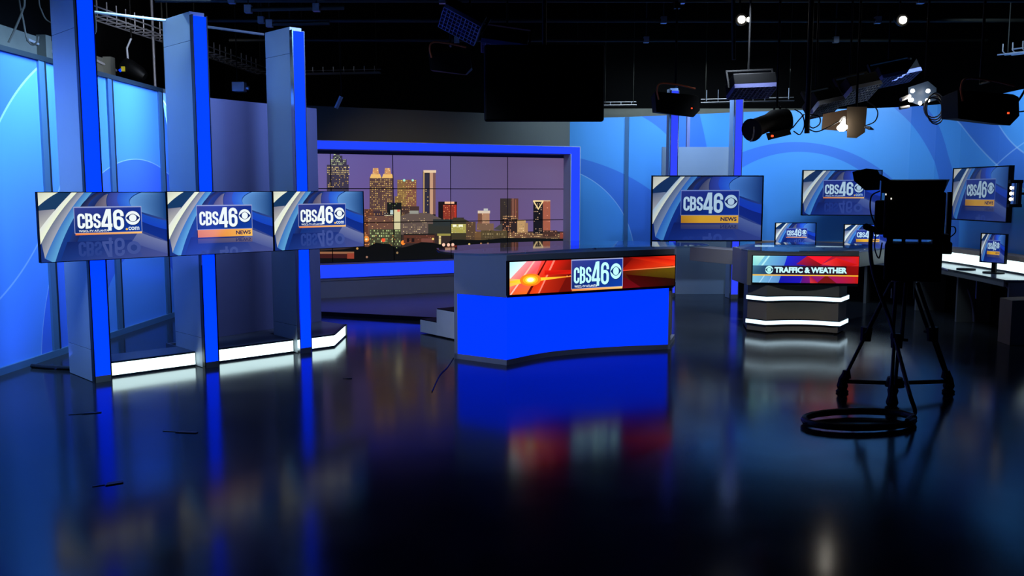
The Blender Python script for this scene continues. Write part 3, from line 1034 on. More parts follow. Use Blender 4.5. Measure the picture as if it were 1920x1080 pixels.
bld(846, 420, 874, 438, (170, 160, 80), (250, 245, 170), .7); pr(849, 421, 856, 425, (250, 250, 220)); pr(860, 421, 868, 425, (250, 250, 220)); pr(845, 437, 875, 450, (60, 54, 36))
bld(693, 430, 752, 462, (70, 70, 50), (205, 225, 150), .5, sx=3.4, sy=5, h=3); windows(684, 440, 754, 468, (255, 170, 90), .12)
sky.disc(*PX(687, 448), 0.05, (255, 150, 60), 12); sky.disc(*PX(719, 450), 0.035, (255, 90, 50), 12); sky.disc(*PX(756, 455), 0.04, (255, 140, 50), 12); sky.disc(*PX(687, 448), 0.022, (255, 240, 180), 10)
bld(757, 440, 815, 456, (92, 50, 38), (150, 90, 70), .2); pr(757, 438, 815, 441, (36, 30, 26))
pr(763, 446, 768, 454, (30, 18, 20)); pr(772, 446, 777, 454, (30, 18, 20)); pr(790, 447, 812, 455, (120, 70, 60))
# right half
bld(874, 416, 892, 450, (88, 66, 48), (210, 170, 110), .2)
bld(896, 396, 918, 424, (176, 130, 100), (230, 190, 150), .3); pr(896, 395, 919, 400, (220, 200, 180)); pr(907, 391, 915, 396, (190, 190, 185)); pr(896, 400, 904, 424, (120, 80, 62))
bld(894, 419, 926, 432, (120, 92, 72), (180, 140, 110), .3)
bld(938, 372, 958, 420, (52, 42, 38), dens=0); bld(958, 372, 972, 420, (96, 58, 46), dens=0); pr(961, 372, 963, 412, (150, 100, 80)); pr(966, 374, 968, 412, (140, 84, 66))
windows(938, 374, 972, 406, (150, 130, 90), .1)
bld(942, 408, 970, 448, (46, 32, 30), (235, 160, 110), .4); windows(942, 404, 972, 416, (250, 190, 130), .6)
bld(970, 412, 986, 440, (190, 150, 100), (235, 200, 150), .3); bld(984, 418, 990, 438, (170, 130, 90), dens=0)
sky.add([PX(925, 430), PX(942, 418), PX(942, 432)], (70, 66, 62))
bld(902, 432, 951, 450, (84, 70, 44), (60, 50, 30), .3); windows(904, 436, 950, 448, (150, 130, 90), .5, 4.4, 6, 2.8, 4)
bld(890, 434, 902, 450, (110, 80, 50), (245, 200, 120), .4)
bld(1000, 377, 1018, 448, (20, 16, 20), (220, 180, 140), .22); bld(1018, 377, 1032, 440, (166, 92, 68), (230, 150, 120), .15)
pr(1000, 375.5, 1032, 377.5, (215, 170, 130))
sky.stroke([PX(1000.5, 377), PX(1018.5, 377), PX(1009.5, 392)], 0.022, (255, 225, 160), closed=True)
bld(952, 436, 1000, 450, (110, 76, 56), (245, 205, 140), .45)
bld(988, 438, 1064, 452, (100, 72, 54), (250, 205, 140), .5)
bld(1018, 432, 1045, 444, (70, 44, 34), (200, 140, 110), .3); bld(1050, 436, 1064, 450, (140, 66, 52), (230, 160, 110), .2)
pr(598, 446, 1064, 447, (60, 44, 34))
# tree line
T = [(598, 470), (640, 468), (675, 462), (690, 463), (705, 455), (730, 458), (745, 466), (765, 462), (790, 454), (812, 455), (830, 460), (850, 449), (905, 450), (950, 446), (1064, 448)]
for a_, b_ in zip(T, T[1:]):
    sky.add([PX(a_[0], 500), PX(b_[0], 500), PX(b_[0], b_[1]), PX(a_[0], a_[1])], (8, 9, 8), a_[0] == 598)
pr(598, 472, 664, 476, (150, 100, 70)); pr(598, 476, 664, 484, (60, 22, 20)); pr(651, 475, 664, 485, (150, 62, 44))
for bx, by in ((832, 459), (841, 459), (849, 459)):
    sky.disc(*PX(bx, by), 0.03, (255, 205, 180), 10)
for bx, by, c_ in ((670, 466, (200, 150, 80)), (745, 474, (150, 120, 80)), (880, 458, (230, 200, 120)), (902, 457, (170, 120, 80)), (915, 457, (160, 120, 80)), (812, 448, (255, 220, 120)), (626, 462, (150, 160, 150)), (688, 482, (150, 110, 90))):
    sky.disc(*PX(bx, by), 0.02, c_, 8)
sky_mat = screen_mat('skyline_image', 1.0)
seams = [S_of(x, 330, 0.25)[0] for x in (737, 845, 952, 1062)]
seams = [seams[0] - 2.1, seams[0] - 1.05] + seams
ztop = S_of(845, 292, 0.25)[1]
rows = [S_of(845, y, 0.25)[1] for y in (292, 354, 415, 482)]
rows[3] = 0.60
for i in range(len(seams) - 1):
    for j in range(3):
        x0, x1, z1, z0 = seams[i], seams[i + 1], rows[j], rows[j + 1]
        pn_ = MB().box(x0 + .002, x1 - .002, 0.256, 0.32, z0 + .002, z1 - .002).build('display_panel', M['black'], vw)
        sky.mesh('panel_picture', sky_mat, pn_, (x0 + .007, z0 + .007, x1 - .007, z1 - .007), lambda x, y, l: (x, 0.2555 - l, y), 0.00002)
MB().box(seams[-1], sRi + 0.03, 0.05, 0.3, zB1 + .01, zTi - .01).build('side_return', M['black'], vw)

# ------------------------------------------------------------------ anchor desk
dk = [Vector(gp(*p)) for p in [(852, 672), (950, 685), (1013, 672), (1069, 665), (1154, 659), (1252, 655)]]
desk = thing('anchor_desk', 'curved news anchor desk with glowing blue front and glass top', 'desk')
front = [dk[1]] + [Vector(p) for p in spline([tuple(v) for v in dk[1:]], 5)][1:]
back = [Vector((1.95, 10.55)), Vector((0.9, 10.6)), Vector((0.0, 10.2)), Vector((-0.45, 9.75))]
foot = [dk[0]] + front + back
ins = lambda P, k: [tuple(p) for p in P]
MB().prism([tuple(p) for p in foot], 0.0, 0.055).build('base_plinth', M['desk_grey'], desk)
def shrink(P, k):
    c = sum(P, Vector((0, 0))) / len(P)
    return [tuple(p + (c - p).normalized() * k) for p in P]
MB().prism([(dk[0].x + .05, dk[0].y + .02)] + [(p[0] + (.03 if i == 0 else 0), p[1] + .04) for i, p in enumerate(front[:-1])] + [(1.7, 9.92)] + [tuple(p + (Vector((.8, 9.8)) - p).normalized() * .05) for p in back], 0.055, 0.69).build('desk_core', M['desk_dark'], desk)
# glowing panels: side and curved front
d = (dk[1] - dk[0]).normalized()
m = MB().band([tuple(dk[0] + d * 0.045), tuple(dk[1] + d * 0)], 0.02, 0.055, 0.69)
m.build('side_lightbox', M['led_blue3'], desk)
m = MB().band([tuple(p) for p in front], 0.02, 0.055, 0.70)
m.build('front_lightbox', M['led_blue3'], desk)
MB().band([tuple(dk[0]), tuple(dk[0] + d * 0.045)], 0.03, 0.0, 0.70).build('corner_post', M['desk_grey'], desk)
e = front[-1]; ed_ = (front[-1] - front[-2]).normalized()
MB().band([tuple(e), tuple(e + ed_ * 0.03)], 0.05, 0.0, 0.70).build('end_trim', M['fin'], desk)
# upper body: straight fascia
dA, dB = Vector((-0.054, 8.908)), Vector((1.80, 9.852))
ub = [tuple(dk[0]), tuple(dA), tuple(dB), (1.95, 10.55), (0.9, 10.6), (0.0, 10.2), (-0.45, 9.75)]
MB().prism(ub, 0.69, 1.125).build('upper_body', M['desk_grey'], desk, bevel=0.004)
# glass
G = [gp(x, y, 1.16) for x, y in [(818, 467), (824, 472), (850, 476), (900, 477.5), (950, 476.5), (1000, 473.5), (1060, 469), (1120, 466), (1200, 464), (1268, 463.5), (1318, 462), (1330, 460), (1318, 457.5), (1250, 455), (1180, 453), (1080, 452.5), (1000, 454), (920, 457.5), (850, 462)]]
MB().prism(G, 1.148, 1.168).build('glass_top', M['glass'], desk, bevel=0.003)
for (x, y) in ((0.15, 9.3), (0.9, 9.7), (1.6, 10.1), (-0.3, 9.5), (0.5, 10.2), (1.2, 10.35)):
    MB().cyl((x, y, 1.124), (x, y, 1.149), 0.02).build('glass_standoff', M['chrome'], desk)
# banner screen set into the desk
nb = Vector((d.y, -d.x))
fdv = (dB - dA).normalized(); fn = Vector((fdv.y, -fdv.x))
ban = Pic()
ban.add([(0, 0), (8, 0), (8, 2), (0, 2)], [(120, 20, 10), (90, 5, 5), (90, 5, 5), (200, 30, 10)])
ban.add([(8, 0), (12, 0), (12, 2), (8, 2)], [(90, 5, 5), (45, 8, 2), (150, 25, 5), (90, 5, 5)], False)
# right rays
ban.add([(8, 1.15), (12.3, 1.35), (12.3, 2), (9, 2)], [(150, 20, 5), (235, 60, 20), (225, 40, 15), (120, 12, 6)])
ban.add([(8.6, 2), (12.3, 1.3), (12.3, 1.7), (10.2, 2)], [(150, 10, 5), (250, 60, 20), (220, 30, 12), (130, 15, 8)])
ban.add([(8, 1.12), (12.3, 1.0), (12.3, 1.25), (8, 1.2)], [(140, 15, 5), (120, 90, 10), (140, 110, 15), (200, 40, 20)])
ban.add([(8, 1.12), (12.3, 1.22), (12.3, 0.0), (8, .4)], [(90, 8, 5), (95, 75, 10), (35, 12, 2), (45, 4, 3)])
ban.add([(8.4, .9), (12.3, .45), (12.3, 0), (9.2, 0)], [(60, 4, 3), (30, 10, 3), (28, 8, 3), (70, 6, 8)])
ban.add([(4.5, 0), (9.6, 0), (8.4, .7), (6, .9)], [(110, 10, 10), (105, 8, 18), (90, 6, 14), (80, 6, 5)])
ban.add([(8, 1.13), (12.3, 1.22), (12.3, 1.30), (8, 1.18)], [(220, 60, 40), (255, 150, 90), (255, 150, 90), (220, 60, 40)])
# left light field
ban.add([(0, 0), (1.3, 0), (2.4, 2), (0, 2)], [(235, 90, 30), (250, 110, 20), (250, 90, 110), (255, 190, 200)])
ban.add([(1.3, 0), (2.0, 0), (3.2, 2), (2.2, 2)], [(220, 60, 15), (235, 70, 20), (235, 30, 20), (250, 70, 60)])
ban.add([(2.0, 0), (3.4, 0), (4.6, 2), (3.1, 2)], [(190, 40, 15), (150, 25, 10), (120, 15, 8), (220, 30, 15)])
ban.add([(1.15, 0), (1.35, 0), (2.55, 2), (2.45, 2)], (90, 8, 5))
ban.add([(0, .95), (0, 2), (1.15, 2)], [(220, 250, 250), (175, 235, 250), (225, 250, 255)])
ban.add([(0, 0), (0.12, 0), (1.75, 2), (1.62, 2)], (255, 190, 175))
ban.add([(1.95, 0), (2.05, 0), (3.15, 2), (3.0, 2)], (250, 130, 110))
ban.add([(0, .5), (0, 1.0), (1.35, .85), (1.35, .80)], [(250, 190, 60), (255, 170, 120), (255, 225, 120), (255, 230, 60)])
ban.add([(2.4, 1.12), (4.7, 1.12), (4.7, 1.35), (2.4, 1.4)], [(200, 20, 10), (225, 30, 15), (190, 20, 10), (230, 30, 15)])
ban.add([(2.2, .82), (4.7, .95), (4.7, 1.0), (2.2, .88)], [(255, 170, 60), (255, 120, 40), (255, 140, 60), (255, 180, 80)])
ban.add([(0, .72), (1.35, .72), (4.6, .96), (1.35, .98), (0, .84)], [(255, 190, 40), (255, 235, 60), (250, 110, 30), (255, 235, 60), (255, 190, 40)])
for r_, c_ in ((.62, (250, 130, 25)), (.45, (255, 180, 30)), (.30, (255, 235, 90)), (.2, (255, 255, 230))):
    ban.disc(1.42, .86, r_ * .62, c_, 24, sx=1.9)
for i in range(4):
    ban.disc(4.0 + i * .22, .98, .035, (255, 190, 120), 8)
station_logo(ban, 4.34, 0.16, 8.12, 1.93, 'desk', (185, 250, 255))
ban_t = thing('desk_banner_screen', 'wide thin screen on anchor desk front, red picture with station logo', 'screen', (dA.x + fn.x * 0.05, dA.y + fn.y * 0.05, 0.712), math.atan2(fdv.y, fdv.x))
bw = (Vector(lp(1267, 500, dA + fn * .05, dB + fn * .05)[:2]) - (dA + fn * 0.05)).length
MB().box(-0.01, bw, 0.0, 0.045, 0.0, 0.352).build('casing', M['black'], ban_t, bevel=0.003)
ban.mesh('screen_picture', screen_mat('banner_image', 1.15), ban_t, (0, 0, 12.3, 2), lambda x, y, l: (0.008 + x / 12.3 * (bw - 0.02), -0.001 - l, 0.012 + y / 2 * 0.33), 0.00008)

# steps beside the desk
s1, s2 = Vector(gp(788, 624.5)), Vector(gp(851, 638))
sd = (s2 - s1).normalized(); sn = Vector((-sd.y, sd.x))
st = thing('access_steps', 'small white two step unit behind the anchor desk', 'steps')
a_, b_, c_ = s1, s1 + sd * 0.355, s2 + sd * 0.02
q = lambda p, k: tuple(p + sn * k)
MB().prism([q(a_, 0), q(b_, 0), q(b_, .3), q(a_, .3)], 0.015, 0.168).prism([q(b_, 0), q(c_, 0), q(c_, .3), q(b_, .3)], 0.015, 0.335).build('stringer', M['white_paint'], st, bevel=0.003)
MB().prism([q(a_, .01), q(b_, .01), q(b_, .3), q(a_, .3)], 0.168, 0.178).build('lower_tread', M['black'], st)
MB().prism([q(b_, .01), q(c_, .01), q(c_, .3), q(b_, .3)], 0.335, 0.345).build('upper_tread', M['black'], st)
MB().box(s1.x + .1, s1.x + .16, s1.y + .02, s1.y + .08, 0, 0.015).build('foot_block', M['black'], st)
MB().box(c_.x - .1, c_.x - .04, c_.y + .1, c_.y + .16, 0, 0.015).build('foot_block', M['black'], st)

# ------------------------------------------------------------------ weather desk
w0, w1, w2, w3, w4 = [Vector(gp(*p)) for p in [(1400, 620), (1436, 625), (1502, 623.5), (1570, 627.5), (1585, 620)]]
wd = thing('weather_desk', 'grey traffic and weather desk with two glowing white bands', 'desk')
fr = [tuple(w0)] + [tuple(v) for v in spline([tuple(w1), tuple((w1 + w2) / 2 + Vector((0, .03))), tuple(w2), tuple((w2 + w3) / 2 + Vector((0, .03))), tuple(w3)], 4)] + [tuple(w4)]
wb = [(w4.x - .1, 11.75), (w0.x + .1, 11.75)]
MB().prism(fr + wb, 0.02, 0.60).build('desk_body', M['desk_dark'], wd)
def outp(P, k):
    out = []
    for i, p in enumerate(P):
        a = Vector(P[max(0, i - 1)]); b = Vector(P[min(len(P) - 1, i + 1)])
        dd = (b - a).normalized()
        out.append(tuple(Vector(p) + Vector((dd.y, -dd.x)) * k))
    return out
for z0, z1 in ((0.11, 0.158), (0.410, 0.458)):
    MB().band(outp(fr, 0.03), 0.04, z0, z1).build('light_band', M['led_white_d'], wd)
    MB().band(outp(fr, 0.024), 0.04, z0 - .012, z1 + .012).build('band_trim', M['seam'], wd)
MB().prism([(p[0], p[1]) for p in outp(fr, -0.04)] + wb, 0.0, 0.02).build('toe_kick', M['black'], wd)
fa, fb = Vector((2.92, 10.99)), Vector((4.24, 10.83))
MB().prism([tuple(fa + Vector((0, .03))), tuple(fb + Vector((0, .03))), (4.3, 11.6), (2.9, 11.7)], 0.60, 1.035).build('head_unit', M['desk_dark'], wd, bevel=0.004)
G = [gp(x, y, 1.07) for x, y in [(1383, 463), (1390, 468), (1420, 471.5), (1470, 473.5), (1530, 474), (1580, 472), (1620, 467.5), (1636, 463), (1622, 459.5), (1580, 457), (1520, 455.5), (1450, 456), (1400, 459)]]
MB().prism(G, 1.058, 1.08).build('glass_top', M['glass'], wd, bevel=0.003)
for x, y in ((3.2, 11.2), (3.9, 11.15), (3.55, 11.45)):
    MB().cyl((x, y, 1.034), (x, y, 1.06), 0.02).build('glass_standoff', M['chrome'], wd)
# wings
for lab, P in (('left_wing', [(1293, 12.8), (1345, 12.3), (1402, 11.8)]), ('right_wing', [(1600, 11.5), (1630, 11.9), (1662, 12.4)])):
    pp = [tuple(dp(x, 480, y)[:2]) for x, y in P]
    MB().band(pp, 0.35, 0.77, 0.965).build(lab, M['desk_dark'], wd, bevel=0.003)
MB().cyl((3.35, 12.05, 0), (3.35, 12.05, 0.78), 0.02).build('wing_leg', M['black_metal'], wd)
wp = Pic()
wp.add([(0, 0), (4, 0), (4, 2), (0, 2)], [(130, 200, 230), (20, 30, 190), (20, 40, 200), (130, 220, 235)])
wp.add([(3.0, 0), (8, 0), (8, 2), (4.0, 2)], [(20, 20, 190), (170, 20, 20), (200, 20, 30), (60, 30, 160)], False)
wp.add([(2.0, 0), (3.6, 0), (4.6, 2), (2.6, 2)], [(10, 20, 170), (30, 20, 190), (60, 20, 150), (20, 40, 220)])
wp.add([(3.7, 0), (8, 0), (8, 2), (4.2, 2)], [(90, 20, 130), (190, 25, 15), (225, 30, 20), (120, 20, 50)])
wp.add([(4.9, 0), (6.4, 0), (5.6, .6)], (120, 20, 20)); wp.add([(4.4, 0), (5.0, 0), (4.3, .7)], [(230, 60, 60), (190, 20, 30), (120, 20, 90)])
wp.add([(4.1, 2), (5.2, 1.4), (6.0, 2)], (250, 25, 45)); wp.add([(5.2, 1.4), (6.3, 1.9), (7.9, 1.4), (7, 1.2)], [(255, 60, 60), (235, 30, 30), (200, 20, 15), (170, 15, 15)])
wp.add([(3.3, 1.4), (4.1, 2), (5.3, 1.35), (4.8, 1.2)], [(140, 20, 80), (190, 20, 40), (120, 10, 20), (110, 10, 30)])
wp.add([(0, .8), (0, 2), (.9, 2)], [(90, 200, 210), (170, 250, 240), (190, 245, 235)])
wp.add([(.5, 1.1), (.65, 1.1), (1.3, 2), (1.15, 2)], (180, 240, 250)); wp.add([(.5, 0), (.6, 0), (1.0, .6), (.9, .6)], (170, 220, 250)); wp.add([(1.2, 0), (1.25, 0), (1.6, .6), (1.5, .6)], (150, 190, 250))
wp.add([(0, .62), (1.1, .62), (1.1, 1.28), (0, 1.28)], [(50, 95, 125), (30, 60, 100), (35, 70, 110), (70, 120, 150)])
wp.add([(1.1, .62), (7.3, .62), (7.3, 1.28), (1.1, 1.28)], [(15, 25, 50), (40, 8, 20), (50, 8, 14), (18, 30, 55)])
wp.add([(7.1, .62), (8, .62), (8, 1.28), (7.1, 1.28)], [(130, 10, 10), (140, 10, 8), (150, 12, 10), (140, 10, 10)])
wp.rect(0, .52, 8, .61, (250, 190, 50))
eye(wp, 1.26, .96, .30, (185, 250, 250), (20, 60, 90))
put_text(wp, 'TRAFFIC & WEATHER', 1.66, .74, 7.15, 1.18, (200, 250, 255), 0.055)
wt = thing('weather_banner_screen', 'wide screen on weather desk reading TRAFFIC and WEATHER in white', 'screen', (fa.x + .05, fa.y - .04, 0.64), math.atan2(fb.y - fa.y, fb.x - fa.x))
ww = 1.255
MB().box(-0.008, ww + .006, 0.0, 0.04, -0.005, 0.335).build('casing', M['black'], wt, bevel=0.002)
wp.mesh('screen_picture', screen_mat('weather_image', 1.0), wt, (0, 0, 8, 2), lambda x, y, l: (x / 8 * ww, -0.001 - l, y / 2 * 0.33), 0.00008)

# ------------------------------------------------------------------ rear counter along the curved wall
rc = thing('rear_counter', 'long curved work counter with glowing white backsplash along the blue wall', 'counter')
path = [(4.12, 15.1), (4.6, 14.95), (5.4, 14.62), (6.0, 14.3), (6.35, 13.85), (6.5, 13.2), (6.52, 12.3), (6.5, 11.3), (6.46, 10.6)]
path = spline(path, 3)
P2d = [tuple(p) for p in path]
def offp(P, k):
    return outp(P, k)
top_in = offp(P2d, 0.56)
m = MB()
nP = len(P2d)
m.band(P2d, -0.56, 0.67, 0.70)
m.build('worktop', pbr('pale_worktop_laminate', (70, 75, 88), 0.2, noise=0.03), rc)
MB().band(P2d, 0.02, 0.722, 0.86).build('light_backsplash', M['led_counter'], rc)
MB().band(offp(P2d, 0.012), 0.03, 0.70, 0.722).build('backsplash_trim', M['seam'], rc)
MB().band(offp(P2d, 0.005), 0.26, 0.862, 0.925).build('ledge', M['wood'], rc)
MB().band(offp(P2d, 0.56), 0.02, 0.62, 0.70).build('front_edge', M['desk_dark'], rc)
for i in (0, 8, 15, 19, nP - 1):
    a = Vector(P2d[i]); b = Vector(offp(P2d, 0.50)[i])
    dd = (a - b).normalized(); sv = Vector((-dd.y, dd.x)) * 0.02
    MB().prism([tuple(a - sv), tuple(b - sv), tuple(b + sv), tuple(a + sv)], 0, 0.665).build('support_panel', M['desk_dark'], rc)
# end panel with wood edge
p = dp(1398, 520, 14.7)
MB().box(p.x - 0.16, p.x - .02, 14.72, 14.78, 0, 0.6).build('end_panel', M['black'], rc)
MB().box(p.x - 0.02, p.x + 0.02, 14.70, 14.78, 0.04, 0.66).build('end_post', M['wood'], rc)
MB().band(offp(P2d, 0.05), 0.02, 0, 0.66).build('modesty_panel', M['black'], rc)
# curved brackets under the counter
for (pa, pb, pc) in (((1766, 503), (1826, 520), (1826, 602)), ((1850, 520), (1895, 530), (1908, 565))):
    Yb = 11.9 if pa[0] < 1800 else 11.0
    A_, B_, C_ = dp(*pa, Yb + .3), dp(*pb, Yb), dp(*pc, Yb)
    if pc[1] > 600: C_.z = 0.01
    MB().tube(bez(A_, B_, C_, 12), 0.016).build('curved_bracket', M['grey_flat'], rc, smooth=True)
MB().cyl(dp(1833, 517, 11.6), dp(1831, 560, 11.6), 0.015).build('support_leg', M['chrome'], rc)

# monitors on the counter
a = dp(1453, 440, 14.35); b = dp(1530, 440, 14.35)
tv(a, b, 0.87, 1.262, 'com_cool', 'desktop monitor on rear counter left of the studio camera', 'monitors on the rear counter', 1.0, 0.012, 0.03, 'desktop_monitor', stand=0.701, cat='monitor')
a = dp(1582, 440, 14.0); b = dp(1668, 440, 13.95)
tv(a, b, 0.86, 1.25, 'news_cool', 'desktop monitor on rear counter partly hidden by the studio camera', 'monitors on the rear counter', 1.0, 0.012, 0.03, 'desktop_monitor', stand=0.701, cat='monitor')
a = Vector((6.05, 11.96)); b = Vector((6.27, 11.45))
A3 = lp(1839, 460, (6.1, 12.0), (6.32, 11.4)); B3 = lp(1887, 460, (6.1, 12.0), (6.32, 11.4))
tv(A3, B3, 0.83, 1.215, 'news_cool', 'small angled monitor on the right end of the rear counter', 'monitors on the rear counter', 0.7, 0.012, 0.03, 'desktop_monitor', stand=0.701, cat='monitor')
o = MB().prism([(p[0], p[1]) for p in arc(6.19, 12.10, 0.12, 0, 360, 24)[:-1]], 0.7005, 0.715).build('round_tray', M['black'])
tag(o, 'flat black disc lying on the glowing counter left of angled monitor', 'tray')

# plywood box at the right edge
q0, q1 = Vector(gp(1870, 640)), Vector(gp(1893, 648))
o = MB().prism([tuple(q0), tuple(q1), (q1.x + .55, q1.y + .1), (q0.x + .55, q0.y + .15)], 0, 0.52).build('plywood_box', M['plywood'], None, bevel=0.004)
tag(o, 'raw wooden box on the floor at the right edge', 'box')

# wall lamp right of the angled screen
p = dp(1900, 362, 11.2)
t = thing('wall_lamp', 'small black wall light with three glowing bulbs at the right edge', 'lamp', (p.x, 11.2, 1.58))
MB().box(-0.06, 0.1, -0.03, 0.03, -0.02, 0.02).box(-0.06, 0.1, -0.03, 0.03, 0.28, 0.32).box(0.05, 0.09, -0.03, 0.03, 0.02, 0.28).build('frame', M['black_metal'], t)
MB().cyl((0.09, 0, 0.15), (0.42, 0, 0.15), 0.015).build('wall_arm', M['black_metal'], t)
for z in (0.08, 0.15, 0.22):
    MB().tube([(-0.03, 0, z - .022), (-0.03, 0, z - .008), (-0.03, 0, z + .012), (-0.03, 0, z + .022)], [.008, .018, .018, .008], 10).build('bulb', M['bulb_w'], t)
MB().box(-0.01, 0.012, -0.03, 0.03, 0.02, 0.28).build('reflector', M['chrome'], t)

# ------------------------------------------------------------------ studio camera on tripod
CX, CYY = 3.30, 7.55
CR = math.hypot(CX, CYY); CE = Vector((CX / CR, CYY / CR)); CS = Vector((CE.y, -CE.x))
sc = thing('studio_camera', 'black studio camera on tripod seen from behind, right foreground', 'camera', (CX, CYY, 0), -math.atan2(CX, CYY))
def L(px, py, Y):
    d_ = Vector(ray(px, py))
    t_ = (CR + Y - CYY) / (d_.x * CE.x + d_.y * CE.y)
    w_ = Vector((d_.x * t_ - CX, d_.y * t_ - CYY))
    return (w_.dot(CS), w_.dot(CE), EYE + d_.z * t_)
def LW(g_):
    w_ = Vector((g_[0] - CX, g_[1] - CYY))
    return (w_.dot(CS), w_.dot(CE))
def pbox(x0, y0, x1, y1, Y0, Y1, mb):
    a = L(x0, y1, Y0); b = L(x1, y0, Y0)
    return mb.box(a[0], b[0], Y0 - CYY, Y1 - CYY, a[2], b[2])
pbox(1655, 360, 1775, 446, 7.25, 7.75, MB()).build('camera_body', M['black'], sc, bevel=0.015)
m = MB()
a = L(1652, 362, 7.2); b = L(1776, 338, 7.2)
# prompter hood: slanting top
m.add([(a[0], -.35, a[2]), (b[0] - .02, -.35, a[2]), (b[0] - .02, .5, a[2]), (a[0], .5, a[2]), (a[0] - .0, -.35, b[2]), (b[0], -.35, b[2]), (b[0] + .06, .6, b[2] + .02), (a[0] - .0, .6, b[2] + .02)],
      [(0, 3, 2, 1), (4, 5, 6, 7), (0, 1, 5, 4), (1, 2, 6, 5), (2, 3, 7, 6), (3, 0, 4, 7)])
m.build('prompter_hood', M['black'], sc, bevel=0.006)
pbox(1772, 360, 1787, 470, 7.9, 8.15, MB()).build('prompter_side', M['black'], sc, bevel=0.005)
pbox(1741, 455, 1786, 476, 7.9, 8.1, MB()).build('prompter_bracket', M['black'], sc, bevel=0.01)
pbox(1638, 376, 1660, 440, 7.35, 7.7, MB()).build('zoom_control', M['black'], sc, bevel=0.012)
m = MB()
vf = [(1598, 322), (1624, 316), (1645, 318), (1650, 330), (1648, 356), (1622, 357), (1601, 339)]
F_ = [L(x, y, 7.1) for x, y in vf]; B_ = [L(x + 1, y, 7.35) for x, y in vf]
n_ = len(vf)
m.add(F_ + B_, [tuple(range(n_ - 1, -1, -1)), tuple(range(n_, 2 * n_))] + [(i, (i + 1) % n_, n_ + (i + 1) % n_, n_ + i) for i in range(n_)])
m.build('viewfinder', M['black'], sc, bevel=0.004)
MB().cyl(L(1646, 330, 7.25), L(1668, 342, 7.3), 0.022).build('viewfinder_arm', M['black'], sc)
pbox(1662, 445, 1770, 448, 7.3, 7.7, MB()).build('mounting_plate', M['black_metal'], sc)
m = MB()
for x0, x1 in ((1662, 1674), (1690, 1698), (1722, 1728), (1748, 1770)):
    pbox(x0, 447, x1, 460, 7.35, 7.7, m)
m.build('plate_spacers', M['black_metal'], sc)
pbox(1656, 459, 1768, 526, 7.3, 7.75, MB()).build('head_housing', M['black'], sc, bevel=0.012)
pbox(1768, 440, 1780, 475, 7.45, 7.7, MB()).build('battery_plate', M['black'], sc, bevel=0.008)
# pan bar to the left
MB().tube([L(1662, 438, 7.4), L(1640, 432, 7.2), L(1628, 427, 7.0)], 0.016).build('pan_bar', M['black'], sc)
MB().cyl(L(1636, 430, 7.1), L(1624, 425, 6.95), 0.026).build('pan_grip', M['black'], sc)
for x, y in ((1660, 363), (1670, 371)):
    pbox(x, y, x + 2, y + 3, 7.235, 7.25, MB()).build('status_light', M['bulb_w'], sc)
# tripod
apex = [L(1672, 530, 7.45), L(1715, 530, 7.55), L(1690, 530, 7.3)]
feet = [gp(1579, 736), gp(1778, 736), gp(1672, 768)]
feet = [LW(f) + (0.0,) for f in feet]
MB().cyl((L(1693, 526, 7.5)[0], -.03, L(1693, 526, 7.5)[2] + .01), (L(1693, 526, 7.5)[0], -.03, L(1693, 560, 7.5)[2]), 0.09).build('tripod_bowl', M['black_metal'], sc)
hub = Vector((sum(f[0] for f in feet) / 3, sum(f[1] for f in feet) / 3 + .0, 0.13))
for ap, ft in zip(apex, feet):
    A_ = Vector(ap); F0 = Vector(ft) + Vector((0, 0, 0.10))
    dirv = (F0 - A_)
    side = dirv.cross(Vector((hub.x, hub.y, A_.z)) - A_)
    if side.length < 1e-3:
        side = Vector((1, 0, 0))
    side = Vector((-(F0.y - hub.y), F0.x - hub.x, 0)).normalized() * 0.035
    leg = MB()
    mid = A_ + dirv * 0.5
    leg.cyl(A_ + side, mid + side, 0.016).cyl(A_ - side, mid - side, 0.016)
    lg = leg.build('tripod_leg', M['black_metal'], sc)
    MB().cyl(mid + side * .5, F0 + side * .35, 0.014).cyl(mid - side * .5, F0 - side * .35, 0.014).build('lower_tube', M['black_metal'], lg)
    MB().cyl(mid + Vector((0, 0, .05)), mid - Vector((0, 0, .05)) + dirv * 0.02, 0.05, 0.045, 10).build('leg_clamp', M['black'], lg)
    MB().tube([mid + side * 1.2, mid + side * 2.4], 0.012, 8).build('clamp_lever', M['black'], lg)
    q_ = F0 - dirv * 0.08
    MB().tube([q_ + Vector((0, 0, .03)), q_ - Vector((0, 0, .02)), F0 + Vector((0, 0, .02)), Vector(ft) + Vector((0, 0, .06)), Vector(ft) + Vector((0, 0, .035))], [.03, .045, .035, .05, .04], 10).build('foot_joint', M['black'], lg)
    MB().tube([Vector(ft) + Vector((0, 0, 0)), Vector(ft) + Vector((0, 0, .014)), Vector(ft) + Vector((0, 0, .04))], [.05, .055, .03], 14).build('rubber_foot', M['black'], lg)
    MB().cyl(Vector(ft) + Vector((0, 0, .10)), hub, 0.018).build('spreader_arm', M['black_metal'], lg)
MB().tube([hub + Vector((0, 0, .05)), hub - Vector((0, 0, .03))], [.06, .08], 12).build('spreader_hub', M['black'], sc)
